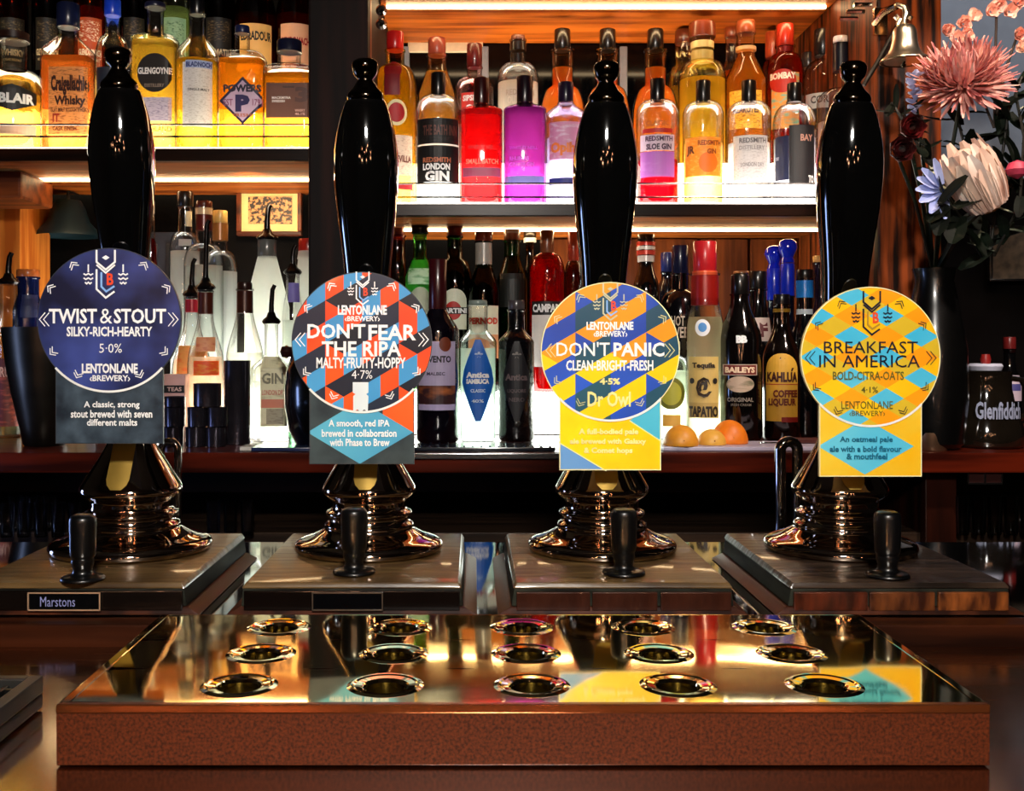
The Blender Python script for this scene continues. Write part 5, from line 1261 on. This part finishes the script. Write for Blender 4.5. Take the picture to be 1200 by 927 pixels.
# protea
b0 = P(1158, 238, VD-.03); tip = P(1112, 152, VD-.05)
t = thing('king_protea', 'cream white protea bloom with overlapping bracts below the chrysanthemum', 'flower', b0)
ax = (tip-b0).normalized(); a1 = ax.cross(Vector((0, 1, 0))).normalized(); a2 = ax.cross(a1)
CR = pbr('#e8d0bc', .5, col2='#b88a78', scale=22, stretch=(1, 1, .4), key='bract', ramp=(.3, .75))
CR2 = pbr('#f4e4d8', .5, col2='#d8b8a8', scale=22, key='bract_pale')
for ring, (n, rr, L) in enumerate(((11, .030, .098), (12, .034, .086), (13, .034, .066), (12, .030, .045))):
    for k in range(n):
        a = 2*math.pi*(k+.5*(ring % 2))/n
        rad = a1*math.cos(a)+a2*math.sin(a)
        q = MB(); petal(q, rad*rr*.75-ax*.002*ring, (ax+rad*(.16+.05*ring)), -rad, L*rnd.uniform(.92, 1.06), .019, .22, 0, 5, -.18)
        o = q.build('bract', CR if (k+ring) % 3 else CR2, t, sharp=0)
        o.name = 'bract'
q = MB(); q.lathe([(0, .0), (.026, .005), (.030, .03), (.026, .06), (.012, .088), (0, .092)], 18)
o = q.build('flower_cone', pbr('#d8b8a8', .7), t); o.rotation_mode = 'QUATERNION'; o.rotation_quaternion = ax.to_track_quat('Z', 'Y')
q = MB(); q.lathe([(.012, -.012), (.022, -.004), (.027, .006), (.022, .016)], 16); o = q.build('flower_base', pbr('#b87a38', .6), t); o.rotation_mode = 'QUATERNION'; o.rotation_quaternion = ax.to_track_quat('Z', 'Y')
stem(t, b0, VT, r=.006)
# pale blue daisy petals
c = P(1105, 222, VD-.05)
t = thing('blue_daisy', 'pale bluish daisy with long petals beside the protea', 'flower', c)
for k, a in enumerate((145, 165, 188, 212, 238, 262, 118)):
    q = MB(); dv = Vector((math.cos(R(a)), -.35, math.sin(R(a))*.85)); petal(q, dv*.008, dv, Vector((0, -1, .4)), .046, .013, .25)
    q.build('petal', pbr('#b8c4f0', .5, col2='#8898d8', key='petal_blue'), t, sharp=0)
q = MB(); q.lathe([(0, -.006), (.009, 0), (0, .006)], 14); q.build('flower_heart', pbr('#6a6a50', .6), t)
stem(t, c, VT)
# peach blossom sprigs
for nm, pts in (('left of the top', ((1108, 36), (1128, 28), (1140, 20), (1120, 46), (1132, 42))), ('at the top right corner', ((1168, 8), (1182, 14), (1192, 4), (1178, -6), (1160, 14))), ('at the right edge', ((1192, 42), (1204, 34), (1196, 56), (1208, 50)))):
    c = P(pts[0][0], pts[0][1], VD+.03)
    t = thing('blossom_sprig', 'sprig of peach blossom %s of the bouquet' % nm, 'flower', c)
    for (x, y) in pts:
        pc = P(x, y, VD+.03)-c
        q = MB()
        for k in range(11):
            a = rnd.uniform(0, 6.28); e = rnd.uniform(-.6, 1.2)
            dv = Vector((math.cos(a)*math.cos(e), -abs(math.sin(e))-.15, math.sin(a)*math.cos(e)))
            petal(q, pc+dv*.002, dv, Vector((0, -1, 0)), .0135, .013, .9, 0, 3)
        q.build('blossom', pbr('#fad8c4', .6, col2='#eca894', scale=50, key='petal_peach'), t, sharp=0)
    stem(t, c, P(1165, 150, VD+.04), pbr('#2a1a10', .6), .002)
# curled white-blue ruffled flower, red flowers, pink bud
c = P(1072, 112, VD+.02)
t = thing('white_carnation', 'ruffled bluish white flower edge left behind the chrysanthemum', 'flower', c)
q = MB()
for k in range(16): 
    a = rnd.uniform(1.3, 5.0); petal(q, Vector((0, 0, (k-8)*.0045)), Vector((math.cos(a), -.6, .25*math.sin(a))), Vector((0, 0, 1)), .022, .010, .9)
q.build('petals', pbr('#c8ccec', .5, col2='#8890c0', key='petal_white'), t, sharp=0); stem(t, c, VT)
for nm, x, y, cc in (('below the ruffled white one', 1062, 152, '#8a1a1c'), ('lower and smaller, beside dark leaves', 1050, 178, '#5a1014')):
    c = P(x, y, VD+.0); t = thing('red_rose', 'dark red bloom %s' % nm, 'flower', c)
    q = MB()
    for ring in range(4):
        for k in range(7):
            a = 2*math.pi*(k+.5*ring)/7; dv = Vector((math.cos(a), -.9-.3*ring, math.sin(a))); petal(q, dv*.003*(4-ring), dv, Vector((0, -1, 0)), .020, .016, 1.0)
    q.build('petals', pbr(cc, .5, col2='#2a0608', key='petal_red'), t, sharp=0); stem(t, c, VT)
c = P(1192, 199, VD-.02); t = thing('pink_bud', 'round deep pink flower bud at the right edge', 'flower', c)
q = MB(); q.lathe([(0, -.014), (.013, -.008), (.017, 0), (.012, .010), (0, .015)], 18); q.build('bud', pbr('#d84a68', .5, col2='#a02a48'), t); stem(t, c, VT)
# leafy branches, each leaf its own part
LG = [pbr('#0c140a', .6, spec=.12, col2='#050804', key='leaf_dark'), pbr('#18241a', .6, spec=.15, col2='#0a100a', key='leaf_mid'), pbr('#c8ccb0', .5, col2='#586048', scale=60, key='leaf_variegated')]
def branch(lab, pts, n, L, w, mats, d=VD, seed=1):
    rr = random.Random(seed)
    P3 = [P(x, y, d+dd) for x, y, dd in pts]
    t = thing('leafy_branch', lab, 'foliage', P3[0])
    q = MB(); q.tube([p-P3[0] for p in P3], .0022, 6); q.build('stem', pbr('#1c1a10', .6), t)
    for k in range(n):
        u = (k+.5)/n*(len(P3)-1); i = int(u); p = P3[i].lerp(P3[i+1], u-i)-P3[0]
        ang = rr.uniform(0, 6.28)
        dv = Vector((math.cos(ang), rr.uniform(-.7, .2), math.sin(ang)*.8))
        q = MB(); petal(q, p, dv, Vector((0, -.4, 1)), L*rr.uniform(.7, 1.2), w*rr.uniform(.8, 1.2), rr.uniform(-.5, .6), 0, 4, .12)
        q.build('leaf', rr.choice(mats), t, sharp=0)
branch('dark leafy branch with pale variegated leaves left of the protea', [(1150, 300, .05), (1100, 210, .02), (1070, 160, .0), (1045, 120, .02)], 26, .040, .013, [LG[0], LG[0], LG[1], LG[2]], seed=2)
branch('dark leafy branch rising right of the chrysanthemum', [(1160, 300, .05), (1172, 200, .03), (1182, 130, .03), (1198, 90, .03)], 22, .055, .020, [LG[0], LG[0], LG[1]], seed=5)
branch('dark leafy branch drooping under the protea', [(1140, 280, .04), (1120, 245, -.05), (1100, 238, -.08)], 9, .055, .022, [LG[0]], seed=8)
branch('variegated leafy branch at the right edge above the pink bud', [(1165, 300, .05), (1195, 240, .0), (1200, 160, .0), (1190, 110, .0)], 20, .045, .015, [LG[0], LG[1], LG[2]], seed=11)
branch('dark leafy branch at the bouquet centre behind the protea tip', [(1150, 300, .06), (1135, 190, .05), (1120, 130, .05)], 18, .050, .018, [LG[0], LG[1]], seed=14)
